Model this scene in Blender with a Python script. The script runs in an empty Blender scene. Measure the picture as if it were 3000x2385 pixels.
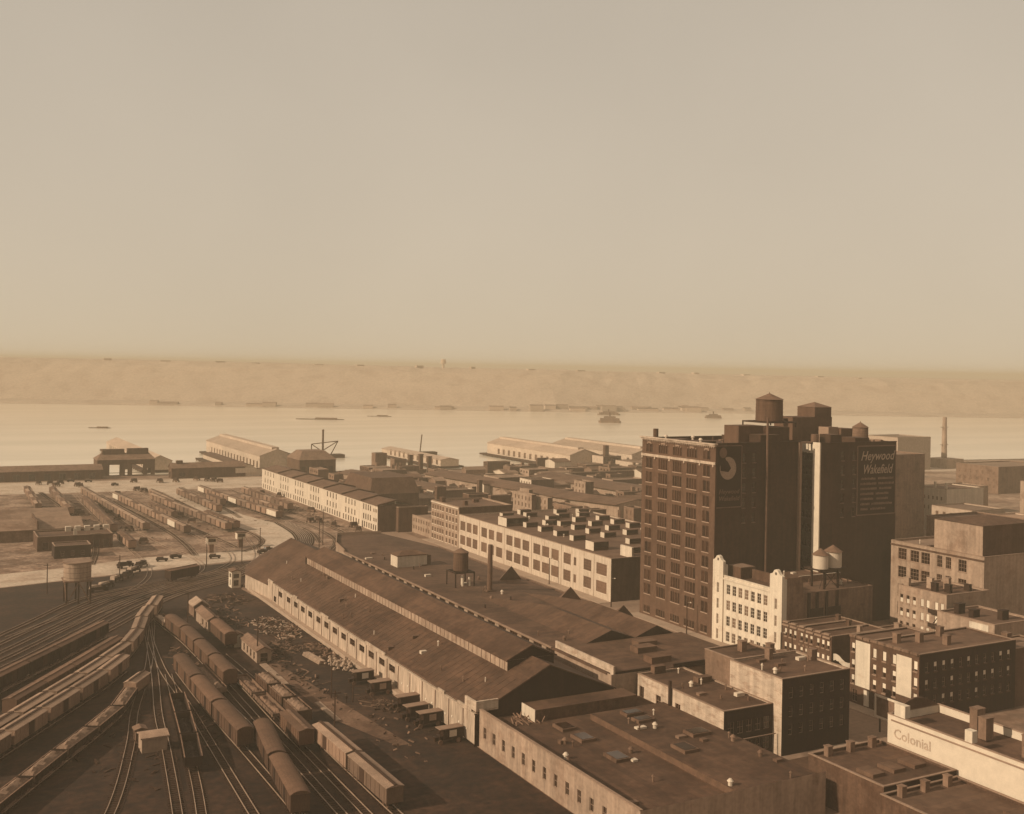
import bpy, math, random
from mathutils import Vector, Matrix
random.seed(11)
R = math.radians
sc = bpy.context.scene
COL = sc.collection
# ------------------------------------------------------------------ camera, sky, sun
YAW, ROLL, CAMZ, FPX, PW, PX0, PY0 = R(28.4), R(1.0), 70.0, 2300.0, 2156.0, 1078.0, 773.0
cd = bpy.data.cameras.new('camera')
cam = bpy.data.objects.new('camera', cd)
COL.objects.link(cam)
cam.matrix_world = Matrix.Translation((0, 0, CAMZ)) @ Matrix.Rotation(-YAW, 4, 'Z') @ Matrix.Rotation(R(90), 4, 'X') @ Matrix.Rotation(ROLL, 4, 'Z')
cd.sensor_width = 36
cd.lens = 36 * FPX / PW
cd.shift_y = -84.0 / PW
cd.clip_start = 1
cd.clip_end = 30000
sc.camera = cam

SUN_AZ = (-0.9995, 0.03)          # horizontal direction towards the sun
SUN_EL = R(28)
wd = bpy.data.worlds.new('World')
sc.world = wd
wd.use_nodes = True
nt = wd.node_tree
nt.nodes.clear()
sky = nt.nodes.new('ShaderNodeTexSky')
sky.sky_type = 'NISHITA'
sky.sun_disc = False
sky.sun_elevation = SUN_EL
sky.sun_rotation = math.atan2(SUN_AZ[0], SUN_AZ[1]) % (2 * math.pi)
sky.air_density = 1.0
sky.dust_density = 3.0
bw = nt.nodes.new('ShaderNodeRGBToBW')
gm = nt.nodes.new('ShaderNodeMath'); gm.operation = 'POWER'; gm.inputs[1].default_value = 0.22
tint = nt.nodes.new('ShaderNodeMix'); tint.data_type = 'RGBA'; tint.blend_type = 'MULTIPLY'; tint.inputs[0].default_value = 1
tint.inputs[7].default_value = (1.16, 1.01, 0.82, 1)
bg = nt.nodes.new('ShaderNodeBackground'); bg.inputs[1].default_value = 0.15
amp = nt.nodes.new('ShaderNodeMath'); amp.operation = 'MULTIPLY'; amp.inputs[1].default_value = 2.5
ow = nt.nodes.new('ShaderNodeOutputWorld')
nt.links.new(sky.outputs[0], bw.inputs[0]); nt.links.new(bw.outputs[0], gm.inputs[0]); nt.links.new(gm.outputs[0], amp.inputs[0])
tcn = nt.nodes.new('ShaderNodeTexCoord'); sep = nt.nodes.new('ShaderNodeSeparateXYZ'); nt.links.new(tcn.outputs['Generated'], sep.inputs[0])
ab = nt.nodes.new('ShaderNodeMath'); ab.operation = 'ABSOLUTE'; nt.links.new(sep.outputs[2], ab.inputs[0])
iv = nt.nodes.new('ShaderNodeMath'); iv.operation = 'SUBTRACT'; iv.inputs[0].default_value = 1; nt.links.new(ab.outputs[0], iv.inputs[1])
pw = nt.nodes.new('ShaderNodeMath'); pw.operation = 'POWER'; pw.inputs[1].default_value = 7; nt.links.new(iv.outputs[0], pw.inputs[0])
hz_ = nt.nodes.new('ShaderNodeMix'); hz_.data_type = 'RGBA'; hz_.inputs[7].default_value = (.645 / .15, .530 / .15, .375 / .15, 1)
nt.links.new(pw.outputs[0], hz_.inputs[0]); nt.links.new(tint.outputs[2], hz_.inputs[6])
nt.links.new(amp.outputs[0], tint.inputs[6]); cn = nt.nodes.new('ShaderNodeTexNoise'); cn.inputs['Scale'].default_value = 3.0; cn.inputs['Detail'].default_value = 5; nt.links.new(tcn.outputs['Generated'], cn.inputs[0])
cr = nt.nodes.new('ShaderNodeMapRange'); cr.inputs[1].default_value = .3; cr.inputs[2].default_value = .7; cr.inputs[3].default_value = .965; cr.inputs[4].default_value = 1.035; nt.links.new(cn.outputs[0], cr.inputs[0])
cm = nt.nodes.new('ShaderNodeMix'); cm.data_type = 'RGBA'; cm.blend_type = 'MULTIPLY'; cm.inputs[0].default_value = 1; nt.links.new(hz_.outputs[2], cm.inputs[6]); nt.links.new(cr.outputs[0], cm.inputs[7]); nt.links.new(cm.outputs[2], bg.inputs[0]); nt.links.new(bg.outputs[0], ow.inputs[0])

sl = bpy.data.lights.new('sun', 'SUN')
sl.energy = 5.0
sl.angle = R(0.6)
sl.color = (1.0, 0.85, 0.63)
so = bpy.data.objects.new('sun', sl)
COL.objects.link(so)
sdir = Vector((SUN_AZ[0] * math.cos(SUN_EL), SUN_AZ[1] * math.cos(SUN_EL), math.sin(SUN_EL)))
so.rotation_euler = sdir.to_track_quat('Z', 'Y').to_euler()
so.location = (-300, 100, 400)
sc.view_settings.view_transform = 'Standard'
sc.view_settings.look = 'None'
sc.view_settings.exposure = 0.0
sc.view_settings.gamma = 1.0
sc.cycles.use_denoising = True
sc.cycles.max_bounces = 5
sc.cycles.diffuse_bounces = 2
sc.cycles.glossy_bounces = 2
sc.cycles.volume_bounces = 0
sc.cycles.caustics_reflective = False
sc.cycles.caustics_refractive = False

# ------------------------------------------------------------------ measuring helpers (pixel of the photograph -> place on a level or wall)
FWD = (math.sin(YAW), math.cos(YAW)); RGT = (math.cos(YAW), -math.sin(YAW))
def ray(px, py):
    a = (px - PX0) / FPX; b = (PY0 - py) / FPX
    x = a * math.cos(ROLL) - b * math.sin(ROLL); z = a * math.sin(ROLL) + b * math.cos(ROLL)
    return (FWD[0] + RGT[0] * x, FWD[1] + RGT[1] * x, z)
def at(px, py, z=0.0):
    d = ray(px, py); t = (z - CAMZ) / d[2]
    return (d[0] * t, d[1] * t)
def onx(px, py, X):
    d = ray(px, py); t = X / d[0]
    return (d[1] * t, CAMZ + d[2] * t)
def ony(px, py, Y):
    d = ray(px, py); t = Y / d[1]
    return (d[0] * t, CAMZ + d[2] * t)
def hgt(px, py, X, Y):
    d = ray(px, py)
    return CAMZ + d[2] * (X * FWD[0] + Y * FWD[1])
def Z1(x, y): return (x * .2096 + 107.8, y * .2096 + 862.4)
def Z2(x, y): return (x * .2096 + 503.1, y * .2096 + 862.4)
def Z3(x, y): return (x * .2306 + 898.4, y * .2306 + 826.5)
def Z4(x, y): return (x * .2432 + 107.8, y * .2432 + 1185.9)
def Z5(x, y): return (x * .2432 + 503.1, y * .2432 + 1185.9)
def ZK(x, y): return ((x / 4.76 + 2600) * .71867, (y / 4.76 + 1500) * .71867)
def ZL(x, y): return ((x / 4.76 + 2600) * .71867, (y / 4.76 + 1200) * .71867)

# ------------------------------------------------------------------ materials
MATS = {}
def pbr(name, col, var=0.25, scale=0.15, rough=0.9, stretch=(1, 1, 1), fine=0.15, inst=0.0, bump=0.0, spec=0.25, metal=0.0, patch=None, streak=0.0, rolls=None):
    m = bpy.data.materials.new(name); m.use_nodes = True
    n = m.node_tree.nodes; l = m.node_tree.links
    b = n['Principled BSDF']
    b.inputs['Roughness'].default_value = rough
    b.inputs['Specular IOR Level'].default_value = spec
    b.inputs['Metallic'].default_value = metal
    tc = n.new('ShaderNodeTexCoord')
    mp = n.new('ShaderNodeMapping'); mp.inputs['Scale'].default_value = stretch
    l.new(tc.outputs['Object'], mp.inputs[0])
    n1 = n.new('ShaderNodeTexNoise'); n1.inputs['Scale'].default_value = scale; n1.inputs['Detail'].default_value = 5; n1.inputs['Roughness'].default_value = .62
    n2 = n.new('ShaderNodeTexNoise'); n2.inputs['Scale'].default_value = scale * 14; n2.inputs['Detail'].default_value = 3
    l.new(mp.outputs[0], n1.inputs[0]); l.new(mp.outputs[0], n2.inputs[0])
    r1 = n.new('ShaderNodeMapRange'); r1.inputs[1].default_value = .3; r1.inputs[2].default_value = .7; r1.inputs[3].default_value = 1 - var; r1.inputs[4].default_value = 1 + var
    r2 = n.new('ShaderNodeMapRange'); r2.inputs[1].default_value = .3; r2.inputs[2].default_value = .7; r2.inputs[3].default_value = 1 - fine; r2.inputs[4].default_value = 1 + fine
    l.new(n1.outputs[0], r1.inputs[0]); l.new(n2.outputs[0], r2.inputs[0])
    mu = n.new('ShaderNodeMath'); mu.operation = 'MULTIPLY'; l.new(r1.outputs[0], mu.inputs[0]); l.new(r2.outputs[0], mu.inputs[1])
    last = mu.outputs[0]
    if inst:
        oi = n.new('ShaderNodeObjectInfo'); r3 = n.new('ShaderNodeMapRange'); r3.inputs[3].default_value = 1 - inst; r3.inputs[4].default_value = 1 + inst
        l.new(oi.outputs['Random'], r3.inputs[0]); m3 = n.new('ShaderNodeMath'); m3.operation = 'MULTIPLY'; l.new(last, m3.inputs[0]); l.new(r3.outputs[0], m3.inputs[1]); last = m3.outputs[0]
    mx = n.new('ShaderNodeMix'); mx.data_type = 'RGBA'; mx.blend_type = 'MULTIPLY'; mx.inputs[0].default_value = 1; mx.clamp_result = False
    mx.inputs[6].default_value = (*col, 1)
    if patch:                       # a second colour in blotches: oil, ash, old repairs
        n4 = n.new('ShaderNodeTexNoise'); n4.inputs['Scale'].default_value = patch[1]; n4.inputs['Detail'].default_value = 6; n4.inputs['Roughness'].default_value = .7
        l.new(mp.outputs[0], n4.inputs[0])
        r4 = n.new('ShaderNodeMapRange'); r4.inputs[1].default_value = patch[2] - .06; r4.inputs[2].default_value = patch[2] + .06
        l.new(n4.outputs[0], r4.inputs[0])
        m4 = n.new('ShaderNodeMix'); m4.data_type = 'RGBA'; m4.inputs[6].default_value = (*col, 1); m4.inputs[7].default_value = (*patch[0], 1)
        l.new(r4.outputs[0], m4.inputs[0]); l.new(m4.outputs[2], mx.inputs[6])
    if streak:                      # rain streaks running down the wall
        ms = n.new('ShaderNodeMapping'); ms.inputs['Scale'].default_value = (1, 1, .07); l.new(tc.outputs['Object'], ms.inputs[0])
        n5 = n.new('ShaderNodeTexNoise'); n5.inputs['Scale'].default_value = 1.1; n5.inputs['Detail'].default_value = 5; l.new(ms.outputs[0], n5.inputs[0])
        r5 = n.new('ShaderNodeMapRange'); r5.inputs[1].default_value = .35; r5.inputs[2].default_value = .65; r5.inputs[3].default_value = 1 - streak; r5.inputs[4].default_value = 1 + streak * .6
        l.new(n5.outputs[0], r5.inputs[0]); m5 = n.new('ShaderNodeMath'); m5.operation = 'MULTIPLY'; l.new(last, m5.inputs[0]); l.new(r5.outputs[0], m5.inputs[1]); last = m5.outputs[0]
    if rolls:                       # strips of tarred roofing felt, each its own age
        bt_ = n.new('ShaderNodeTexBrick'); bt_.inputs['Scale'].default_value = 1; bt_.inputs['Brick Width'].default_value = rolls[0]; bt_.inputs['Row Height'].default_value = rolls[1]; bt_.inputs['Mortar Size'].default_value = .03
        bt_.inputs['Color1'].default_value = (1 - rolls[2],) * 3 + (1,); bt_.inputs['Color2'].default_value = (1 + rolls[2],) * 3 + (1,); bt_.inputs['Mortar'].default_value = (.72, .72, .72, 1)
        l.new(tc.outputs['Object'], bt_.inputs[0]); b6 = n.new('ShaderNodeRGBToBW'); l.new(bt_.outputs[0], b6.inputs[0])
        m6 = n.new('ShaderNodeMath'); m6.operation = 'MULTIPLY'; l.new(last, m6.inputs[0]); l.new(b6.outputs[0], m6.inputs[1]); last = m6.outputs[0]
    l.new(last, mx.inputs[7])
    l.new(mx.outputs[2], b.inputs['Base Color'])
    if bump:
        bp = n.new('ShaderNodeBump'); bp.inputs['Strength'].default_value = bump; bp.inputs['Distance'].default_value = .3
        l.new(n2.outputs[0], bp.inputs['Height']); l.new(bp.outputs[0], b.inputs['Normal'])
    MATS[name] = m
    return m
def hue(v, s=1.0):
    """sepia of the given lightness: darker tones are redder, as in the toned print"""
    t = min(1, max(0, v / .6)) ** .5
    g = .30 + .54 * t; b_ = .08 + .58 * t
    return (v, v * (1 - (1 - g) * s), v * (1 - (1 - b_) * s))
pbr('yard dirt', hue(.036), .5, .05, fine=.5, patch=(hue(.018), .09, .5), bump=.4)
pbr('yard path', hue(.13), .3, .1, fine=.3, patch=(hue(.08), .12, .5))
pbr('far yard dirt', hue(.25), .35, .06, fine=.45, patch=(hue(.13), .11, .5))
pbr('road paving', hue(.43), .16, .06, fine=.2, patch=(hue(.33), .07, .55))
pbr('dark paving', hue(0.078), .2, .08, fine=.2)
pbr('avenue paving', hue(0.234), .15, .08, fine=.15)
pbr('sidewalk', hue(0.3192), .15, .2, fine=.1)
pbr('land', hue(.26), .3, .02, fine=.35, patch=(hue(.16), .03, .5))
pbr('ballast', hue(.028), .25, .5, fine=.5)
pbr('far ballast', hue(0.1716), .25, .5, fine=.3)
pbr('tie wood', hue(0.039), .3, 1, fine=.3)
pbr('rail steel', hue(.28), .3, .3, rough=.4, metal=.15)
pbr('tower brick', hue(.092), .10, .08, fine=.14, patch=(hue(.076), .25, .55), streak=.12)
pbr('tower shade brick', hue(.045), .2, .07, fine=.2, patch=(hue(.033), .12, .52), streak=.2)  # tower brick darkened: shade of the sunless sides painted into the colour
pbr('pale brick', hue(0.234), .12, .1, fine=.1)
pbr('limestone', hue(0.5208), .1, .5, fine=.08)
pbr('white stucco', hue(.54), .07, .15, fine=.06, patch=(hue(.45), .3, .6), streak=.14)
pbr('factory white', hue(.45), .08, .1, fine=.07, patch=(hue(.38), .12, .6), streak=.14)
pbr('loft white', hue(.50), .08, .1, fine=.07, streak=.12)
pbr('brown brick', hue(.095), .18, .15, fine=.18, patch=(hue(.065), .3, .52), streak=.2)
pbr('dark brick', hue(.025), .2, .15, fine=.2, streak=.2)
pbr('tan brick', hue(.17), .16, .12, fine=.15, patch=(hue(.12), .2, .55), streak=.18)
pbr('light tan brick', hue(.29), .15, .1, fine=.12, patch=(hue(.22), .15, .57), streak=.18)
pbr('whitewashed brick', hue(.40), .14, .3, stretch=(1, 1, 3), fine=.15, patch=(hue(.29), .35, .56), streak=.2)
pbr('tar roof', hue(.085), .2, .06, fine=.2, patch=(hue(.055), .1, .54), rolls=(14, 1.4, .14))
pbr('shed tar roof', hue(.08), .2, .05, fine=.25, patch=(hue(.055), .08, .52), bump=.1, rolls=(1.3, 17, .13))
pbr('pale roof', hue(.22), .18, .05, fine=.15, patch=(hue(.15), .09, .55), rolls=(11, 1.6, .1))
pbr('mid roof', hue(.12), .2, .05, fine=.18, patch=(hue(.08), .1, .54), rolls=(12, 1.5, .12))
pbr('shed plank wall', hue(.38), .12, .12, stretch=(1, 1, .25), fine=.22, patch=(hue(.30), .35, .6), streak=.2)
pbr('coping', hue(0.234), .2, .2)
pbr('dark metal', hue(0.0273), .3, 1, rough=.6)
pbr('rust metal', hue(0.1014), .3, .8, rough=.7)
pbr('tank wood', hue(.09), .22, .8, stretch=(1, 1, .1), fine=.25, streak=.25)
pbr('tank pale', hue(0.4872), .12, .8, stretch=(1, 1, .2), fine=.1)
pbr('tank roof', hue(0.1326), .2, .8)
pbr('glass', hue(0.02184), .3, .3, rough=.22, spec=.6, inst=.5)
pbr('tower glass', hue(.04), .3, .3, rough=.3, spec=.4, inst=.6)
pbr('hazy glass', hue(0.1248), .25, .3, rough=.3, spec=.5, inst=.35)
pbr('blind', hue(0.5544), .1, .5, inst=.15)
pbr('window frame', hue(0.234), .15, .5)
pbr('white frame', hue(0.5544), .1, .5)
pbr('car side', hue(.085), .16, .5, stretch=(1, 1, .3), fine=.2, inst=.25)
pbr('car side tan', hue(.18), .18, .5, stretch=(1, 1, .3), fine=.2, inst=.35)
pbr('car side dark', hue(.022), .2, .5, stretch=(1, 1, .3), fine=.2, inst=.25)
pbr('car roof', hue(.10), .25, .4, fine=.3, inst=.25)
pbr('car roof pale', hue(.24), .25, .4, fine=.25, inst=.25)
pbr('car door', hue(.045), .18, .5, stretch=(1, 1, .3), fine=.2, inst=.3)
pbr('van paint', hue(0.0234), .2, .8, rough=.5)
pbr('van roof', hue(.22), .2, .6)
pbr('sign white', hue(0.5544), .08, .5)
pbr('sign dark', hue(.022), .15, .2)
pbr('sign letter', hue(.19), .25, .3)
pbr('sign frame', hue(.15), .2, .3)
pbr('poster pale', hue(.30), .2, .2)
pbr('faded letter', hue(.36), .25, .5, fine=.3)
pbr('timber', hue(.15), .4, .8, fine=.3, inst=.3)
pbr('pale scrap', hue(.32), .35, .8, fine=.3)
pbr('coal', hue(.02), .4, 1, fine=.5, bump=.6)
pbr('faint paint', hue(.36), .2, .5, fine=.2)
pbr('gravel load', hue(0.2106), .3, 1, fine=.5, bump=.6)
pbr('hill wood', hue(.40), .08, .02, fine=.16, patch=(hue(.35), .03, .55))  # paler than woodland: distance haze is put into the colour
pbr('far wall', hue(.38), .1, .05, inst=.25)
pbr('far roof', hue(0.2028), .2, .05, inst=.3)
pbr('pier roof', hue(.34), .15, .04, inst=.1)
pbr('pier wall', hue(.42), .12, .05)
pbr('rubber', hue(0.0156), .1, 1)
pbr('skin', hue(0.234), .1, 3)
pbr('coat', hue(0.0234), .2, 2)
pbr('shrub', hue(0.078), .3, 1)
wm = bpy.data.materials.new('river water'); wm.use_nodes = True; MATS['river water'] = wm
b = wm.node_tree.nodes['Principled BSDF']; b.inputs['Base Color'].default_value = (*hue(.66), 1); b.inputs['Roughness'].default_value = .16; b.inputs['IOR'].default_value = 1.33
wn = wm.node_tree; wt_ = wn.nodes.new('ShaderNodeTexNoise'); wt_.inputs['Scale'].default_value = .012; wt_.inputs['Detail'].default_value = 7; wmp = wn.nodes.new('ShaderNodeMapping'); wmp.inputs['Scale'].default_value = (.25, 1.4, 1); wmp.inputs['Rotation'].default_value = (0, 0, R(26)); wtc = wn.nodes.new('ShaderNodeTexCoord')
wn.links.new(wtc.outputs['Object'], wmp.inputs[0]); wn.links.new(wmp.outputs[0], wt_.inputs[0]); wrp = wn.nodes.new('ShaderNodeMix'); wrp.data_type = 'RGBA'; wrp.inputs[6].default_value = (*hue(.64), 1); wrp.inputs[7].default_value = (*hue(.76), 1)  # pale base colours stand in for glare on the river
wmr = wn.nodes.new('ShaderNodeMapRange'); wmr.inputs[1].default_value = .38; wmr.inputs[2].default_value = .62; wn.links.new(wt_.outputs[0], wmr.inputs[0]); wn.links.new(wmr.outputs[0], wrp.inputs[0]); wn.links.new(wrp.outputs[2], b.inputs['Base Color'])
tn = wm.node_tree.nodes.new('ShaderNodeTexNoise'); tn.inputs['Scale'].default_value = .12; tn.inputs['Detail'].default_value = 6
bp = wm.node_tree.nodes.new('ShaderNodeBump'); bp.inputs['Strength'].default_value = .25; bp.inputs['Distance'].default_value = .4
tcw = wm.node_tree.nodes.new('ShaderNodeTexCoord'); mpw = wm.node_tree.nodes.new('ShaderNodeMapping'); mpw.inputs['Scale'].default_value = (.3, 1, 1); mpw.inputs['Rotation'].default_value = (0, 0, R(28))
wm.node_tree.links.new(tcw.outputs['Object'], mpw.inputs[0]); wm.node_tree.links.new(mpw.outputs[0], tn.inputs[0])
wm.node_tree.links.new(tn.outputs[0], bp.inputs['Height']); wm.node_tree.links.new(bp.outputs[0], b.inputs['Normal'])
def M(n): return MATS[n]

# ------------------------------------------------------------------ mesh helpers
class MB:
    def __init__(s): s.v = []; s.f = []; s.m = []
    def quad(s, pts, m=0):
        i = len(s.v); s.v.extend(pts); s.f.append(tuple(range(i, i + len(pts)))); s.m.append(m)
    def box(s, x0, x1, y0, y1, z0, z1, m=0, top=None):
        i = len(s.v)
        s.v.extend([(x0, y0, z0), (x1, y0, z0), (x1, y1, z0), (x0, y1, z0), (x0, y0, z1), (x1, y0, z1), (x1, y1, z1), (x0, y1, z1)])
        for k, f in enumerate(((0, 3, 2, 1), (4, 5, 6, 7), (0, 1, 5, 4), (1, 2, 6, 5), (2, 3, 7, 6), (3, 0, 4, 7))):
            s.f.append(tuple(i + a for a in f)); s.m.append(top if (top is not None and k == 1) else m)
        return s
    def hexa(s, p, m=0, top=None):
        i = len(s.v); s.v.extend(p)
        for k, f in enumerate(((0, 3, 2, 1), (4, 5, 6, 7), (0, 1, 5, 4), (1, 2, 6, 5), (2, 3, 7, 6), (3, 0, 4, 7))):
            s.f.append(tuple(i + a for a in f)); s.m.append(top if (top is not None and k == 1) else m)
    def prism(s, pts, z0, z1, m=0, top=None):
        n = len(pts); i = len(s.v)
        s.v.extend([(p[0], p[1], z0) for p in pts]); s.v.extend([(p[0], p[1], z1) for p in pts])
        for k in range(n):
            j = (k + 1) % n; s.f.append((i + k, i + j, i + n + j, i + n + k)); s.m.append(m)
        s.f.append(tuple(i + n + k for k in range(n))); s.m.append(m if top is None else top)
        s.f.append(tuple(i + n - 1 - k for k in range(n))); s.m.append(m)
    def cyl(s, cx, cy, z0, z1, r0, r1=None, n=12, m=0, cap=True):
        r1 = r0 if r1 is None else r1; i = len(s.v)
        for z, r in ((z0, r0), (z1, r1)):
            for k in range(n):
                a = 2 * math.pi * k / n; s.v.append((cx + r * math.cos(a), cy + r * math.sin(a), z))
        for k in range(n):
            j = (k + 1) % n; s.f.append((i + k, i + j, i + n + j, i + n + k)); s.m.append(m)
        if cap:
            s.f.append(tuple(i + n + k for k in range(n))); s.m.append(m)
            s.f.append(tuple(i + n - 1 - k for k in range(n))); s.m.append(m)
    def xcyl(s, x0, x1, cy, cz, r, n=10, m=0, ax='x'):
        i = len(s.v)
        for x in (x0, x1):
            for k in range(n):
                a = 2 * math.pi * k / n
                s.v.append((x, cy + r * math.cos(a), cz + r * math.sin(a)) if ax == 'x' else (cy + r * math.cos(a), x, cz + r * math.sin(a)))
        for k in range(n):
            j = (k + 1) % n; s.f.append((i + k, i + j, i + n + j, i + n + k)); s.m.append(m)
        s.f.append(tuple(i + n + k for k in range(n))); s.m.append(m); s.f.append(tuple(i + n - 1 - k for k in range(n))); s.m.append(m)
    def bar(s, p, q, w, m=0, h=None):
        p = Vector(p); q = Vector(q); d = (q - p)
        if d.length < 1e-6: return
        d.normalize(); up = Vector((0, 0, 1)) if abs(d.z) < .95 else Vector((1, 0, 0))
        a = d.cross(up).normalized() * w / 2; b2 = a.cross(d).normalized() * (h or w) / 2
        i = len(s.v)
        for c in (p, q):
            for u, v in ((-1, -1), (1, -1), (1, 1), (-1, 1)): s.v.append(tuple(c + a * u + b2 * v))
        for f in ((0, 1, 2, 3), (7, 6, 5, 4), (0, 4, 5, 1), (1, 5, 6, 2), (2, 6, 7, 3), (3, 7, 4, 0)):
            s.f.append(tuple(i + k for k in f)); s.m.append(m)
    def mesh(s, name, mats):
        me = bpy.data.meshes.new(name); me.from_pydata([tuple(v) for v in s.v], [], s.f)
        for mm in mats: me.materials.append(M(mm) if isinstance(mm, str) else mm)
        me.polygons.foreach_set('material_index', s.m); me.update()
        return me
    def build(s, name, mats, parent=None, loc=None):
        if isinstance(mats, str): mats = [mats]
        return place(name, s.mesh(name, mats), parent, loc)
def place(name, me, parent=None, loc=None, rz=0.0):
    o = bpy.data.objects.new(name, me); COL.objects.link(o)
    if parent is not None:
        o.parent = parent
        if loc is None:        # geometry given in world coordinates: undo the chain of parents
            p = parent; t = Vector((0, 0, 0))
            while p is not None: t -= p.location; p = p.parent
            o.location = t
        else: o.location = loc
    elif loc is not None: o.location = loc
    if rz: o.rotation_euler = (0, 0, rz)
    return o
def tag(o, label=None, cat=None, group=None, kind=None):
    if label: o['label'] = label
    if cat: o['category'] = cat
    if group: o['group'] = group
    if kind: o['kind'] = kind
    return o
def thing(name, label, cat, loc=(0, 0, 0), group=None, rz=0.0):
    o = bpy.data.objects.new(name, None); COL.objects.link(o); o.location = loc; o.rotation_euler = (0, 0, rz)
    o.empty_display_size = .5
    return tag(o, label, cat, group)
def copy_tree(o, parent=None):
    c = o.copy(); COL.objects.link(c)
    if parent is not None: c.parent = parent
    for ch in o.children: copy_tree(ch, c)
    return c
USED = set()
def inst(proto, loc, rz=0.0, label=None, group=None, scale=None):
    o = proto if proto.name not in USED else copy_tree(proto)
    USED.add(proto.name)
    o.location = loc; o.rotation_euler = (0, 0, rz)
    if scale: o.scale = scale
    if label: o['label'] = label
    if group: o['group'] = group
    return o

# walls with real openings
def P(kind, plane, u, d, z):
    if kind == 'x-': return (plane + d, u, z)
    if kind == 'y-': return (u, plane + d, z)
    if kind == 'x+': return (plane - d, u, z)
    return (u, plane - d, z)
def wall(mb, kind, plane, u0, u1, z0, z1, ops=(), m=0, depth=.22):
    us = sorted({u0, u1, *[o[0] for o in ops], *[o[1] for o in ops]}); zs = sorted({z0, z1, *[o[2] for o in ops], *[o[3] for o in ops]})
    us = [u for u in us if u0 <= u <= u1]; zs = [z for z in zs if z0 <= z <= z1]
    for b in range(len(zs) - 1):
        zm = (zs[b] + zs[b + 1]) / 2; run = None
        for a in range(len(us) - 1):
            um = (us[a] + us[a + 1]) / 2
            hole = any(o[0] < um < o[1] and o[2] < zm < o[3] for o in ops)
            if hole:
                if run is not None: mb.quad([P(kind, plane, run, 0, zs[b]), P(kind, plane, us[a], 0, zs[b]), P(kind, plane, us[a], 0, zs[b + 1]), P(kind, plane, run, 0, zs[b + 1])], m); run = None
            elif run is None: run = us[a]
        if run is not None: mb.quad([P(kind, plane, run, 0, zs[b]), P(kind, plane, us[-1], 0, zs[b]), P(kind, plane, us[-1], 0, zs[b + 1]), P(kind, plane, run, 0, zs[b + 1])], m)
    for o in ops:
        a, c, e, f = o[:4]
        for (p, q) in (((a, e), (c, e)), ((c, e), (c, f)), ((c, f), (a, f)), ((a, f), (a, e))):
            mb.quad([P(kind, plane, p[0], 0, p[1]), P(kind, plane, q[0], 0, q[1]), P(kind, plane, q[0], depth, q[1]), P(kind, plane, p[0], depth, p[1])], m)
WIN = {}
def win_mesh(w, h, nv, nh, glass, frame, sill, blind):
    key = (round(w, 2), round(h, 2), nv, nh, glass, frame, sill, blind)
    if key not in WIN:
        f = MB(); t = min(.09, w * .09)
        f.box(-w / 2, -w / 2 + t, 0, .08, 0, h); f.box(w / 2 - t, w / 2, 0, .08, 0, h)
        f.box(-w / 2 + t, w / 2 - t, 0, .08, 0, t); f.box(-w / 2 + t, w / 2 - t, 0, .08, h - t, h)
        for k in range(1, nv): x = -w / 2 + w * k / nv; f.box(x - t * .35, x + t * .35, .01, .07, t, h - t)
        for k in range(1, nh): z = h * k / nh; f.box(-w / 2 + t, w / 2 - t, .013, .067, z - t * .35, z + t * .35)
        g = MB(); g.box(-w / 2 + .01, w / 2 - .01, .085, .10, .01, h - .01)
        out = [f.mesh('window', [M(frame)]), g.mesh('pane', [M(glass)]), None, None]
        if sill: s_ = MB(); s_.box(-w / 2 - .12, w / 2 + .12, -.30, -.02, -.22, -.01); out[2] = s_.mesh('sill', [M(sill)])
        if blind: b_ = MB(); b_.box(-w / 2 + t, w / 2 - t, -.01, -.003, h * blind[0], h * blind[1]); out[3] = b_.mesh('blind', [M('blind')])
        WIN[key] = out
    return WIN[key]
def window(parent, kind, plane, uc, z0, w, h, nv=1, nh=2, glass='glass', frame='window frame', sill=None, blind=None, label=None, depth=.12, name='window'):
    f, g, s_, b_ = win_mesh(w, h, nv, nh, glass, frame, sill, blind)
    p = P(kind, plane, uc, depth, z0)
    base = Vector((0, 0, 0)); q = parent
    while q is not None: base += q.location; q = q.parent
    o = place(name, f, parent, Vector(p) - base, {'y-': 0.0, 'x-': -math.pi / 2, 'x+': math.pi / 2, 'y+': math.pi}[kind])
    place('pane', g, o, (0, 0, 0))
    if s_: place('sill', s_, o, (0, -depth + .16, 0))
    if b_: place('blind', b_, o, (0, 0, 0))
    if label: o['label'] = label
    return o
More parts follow.
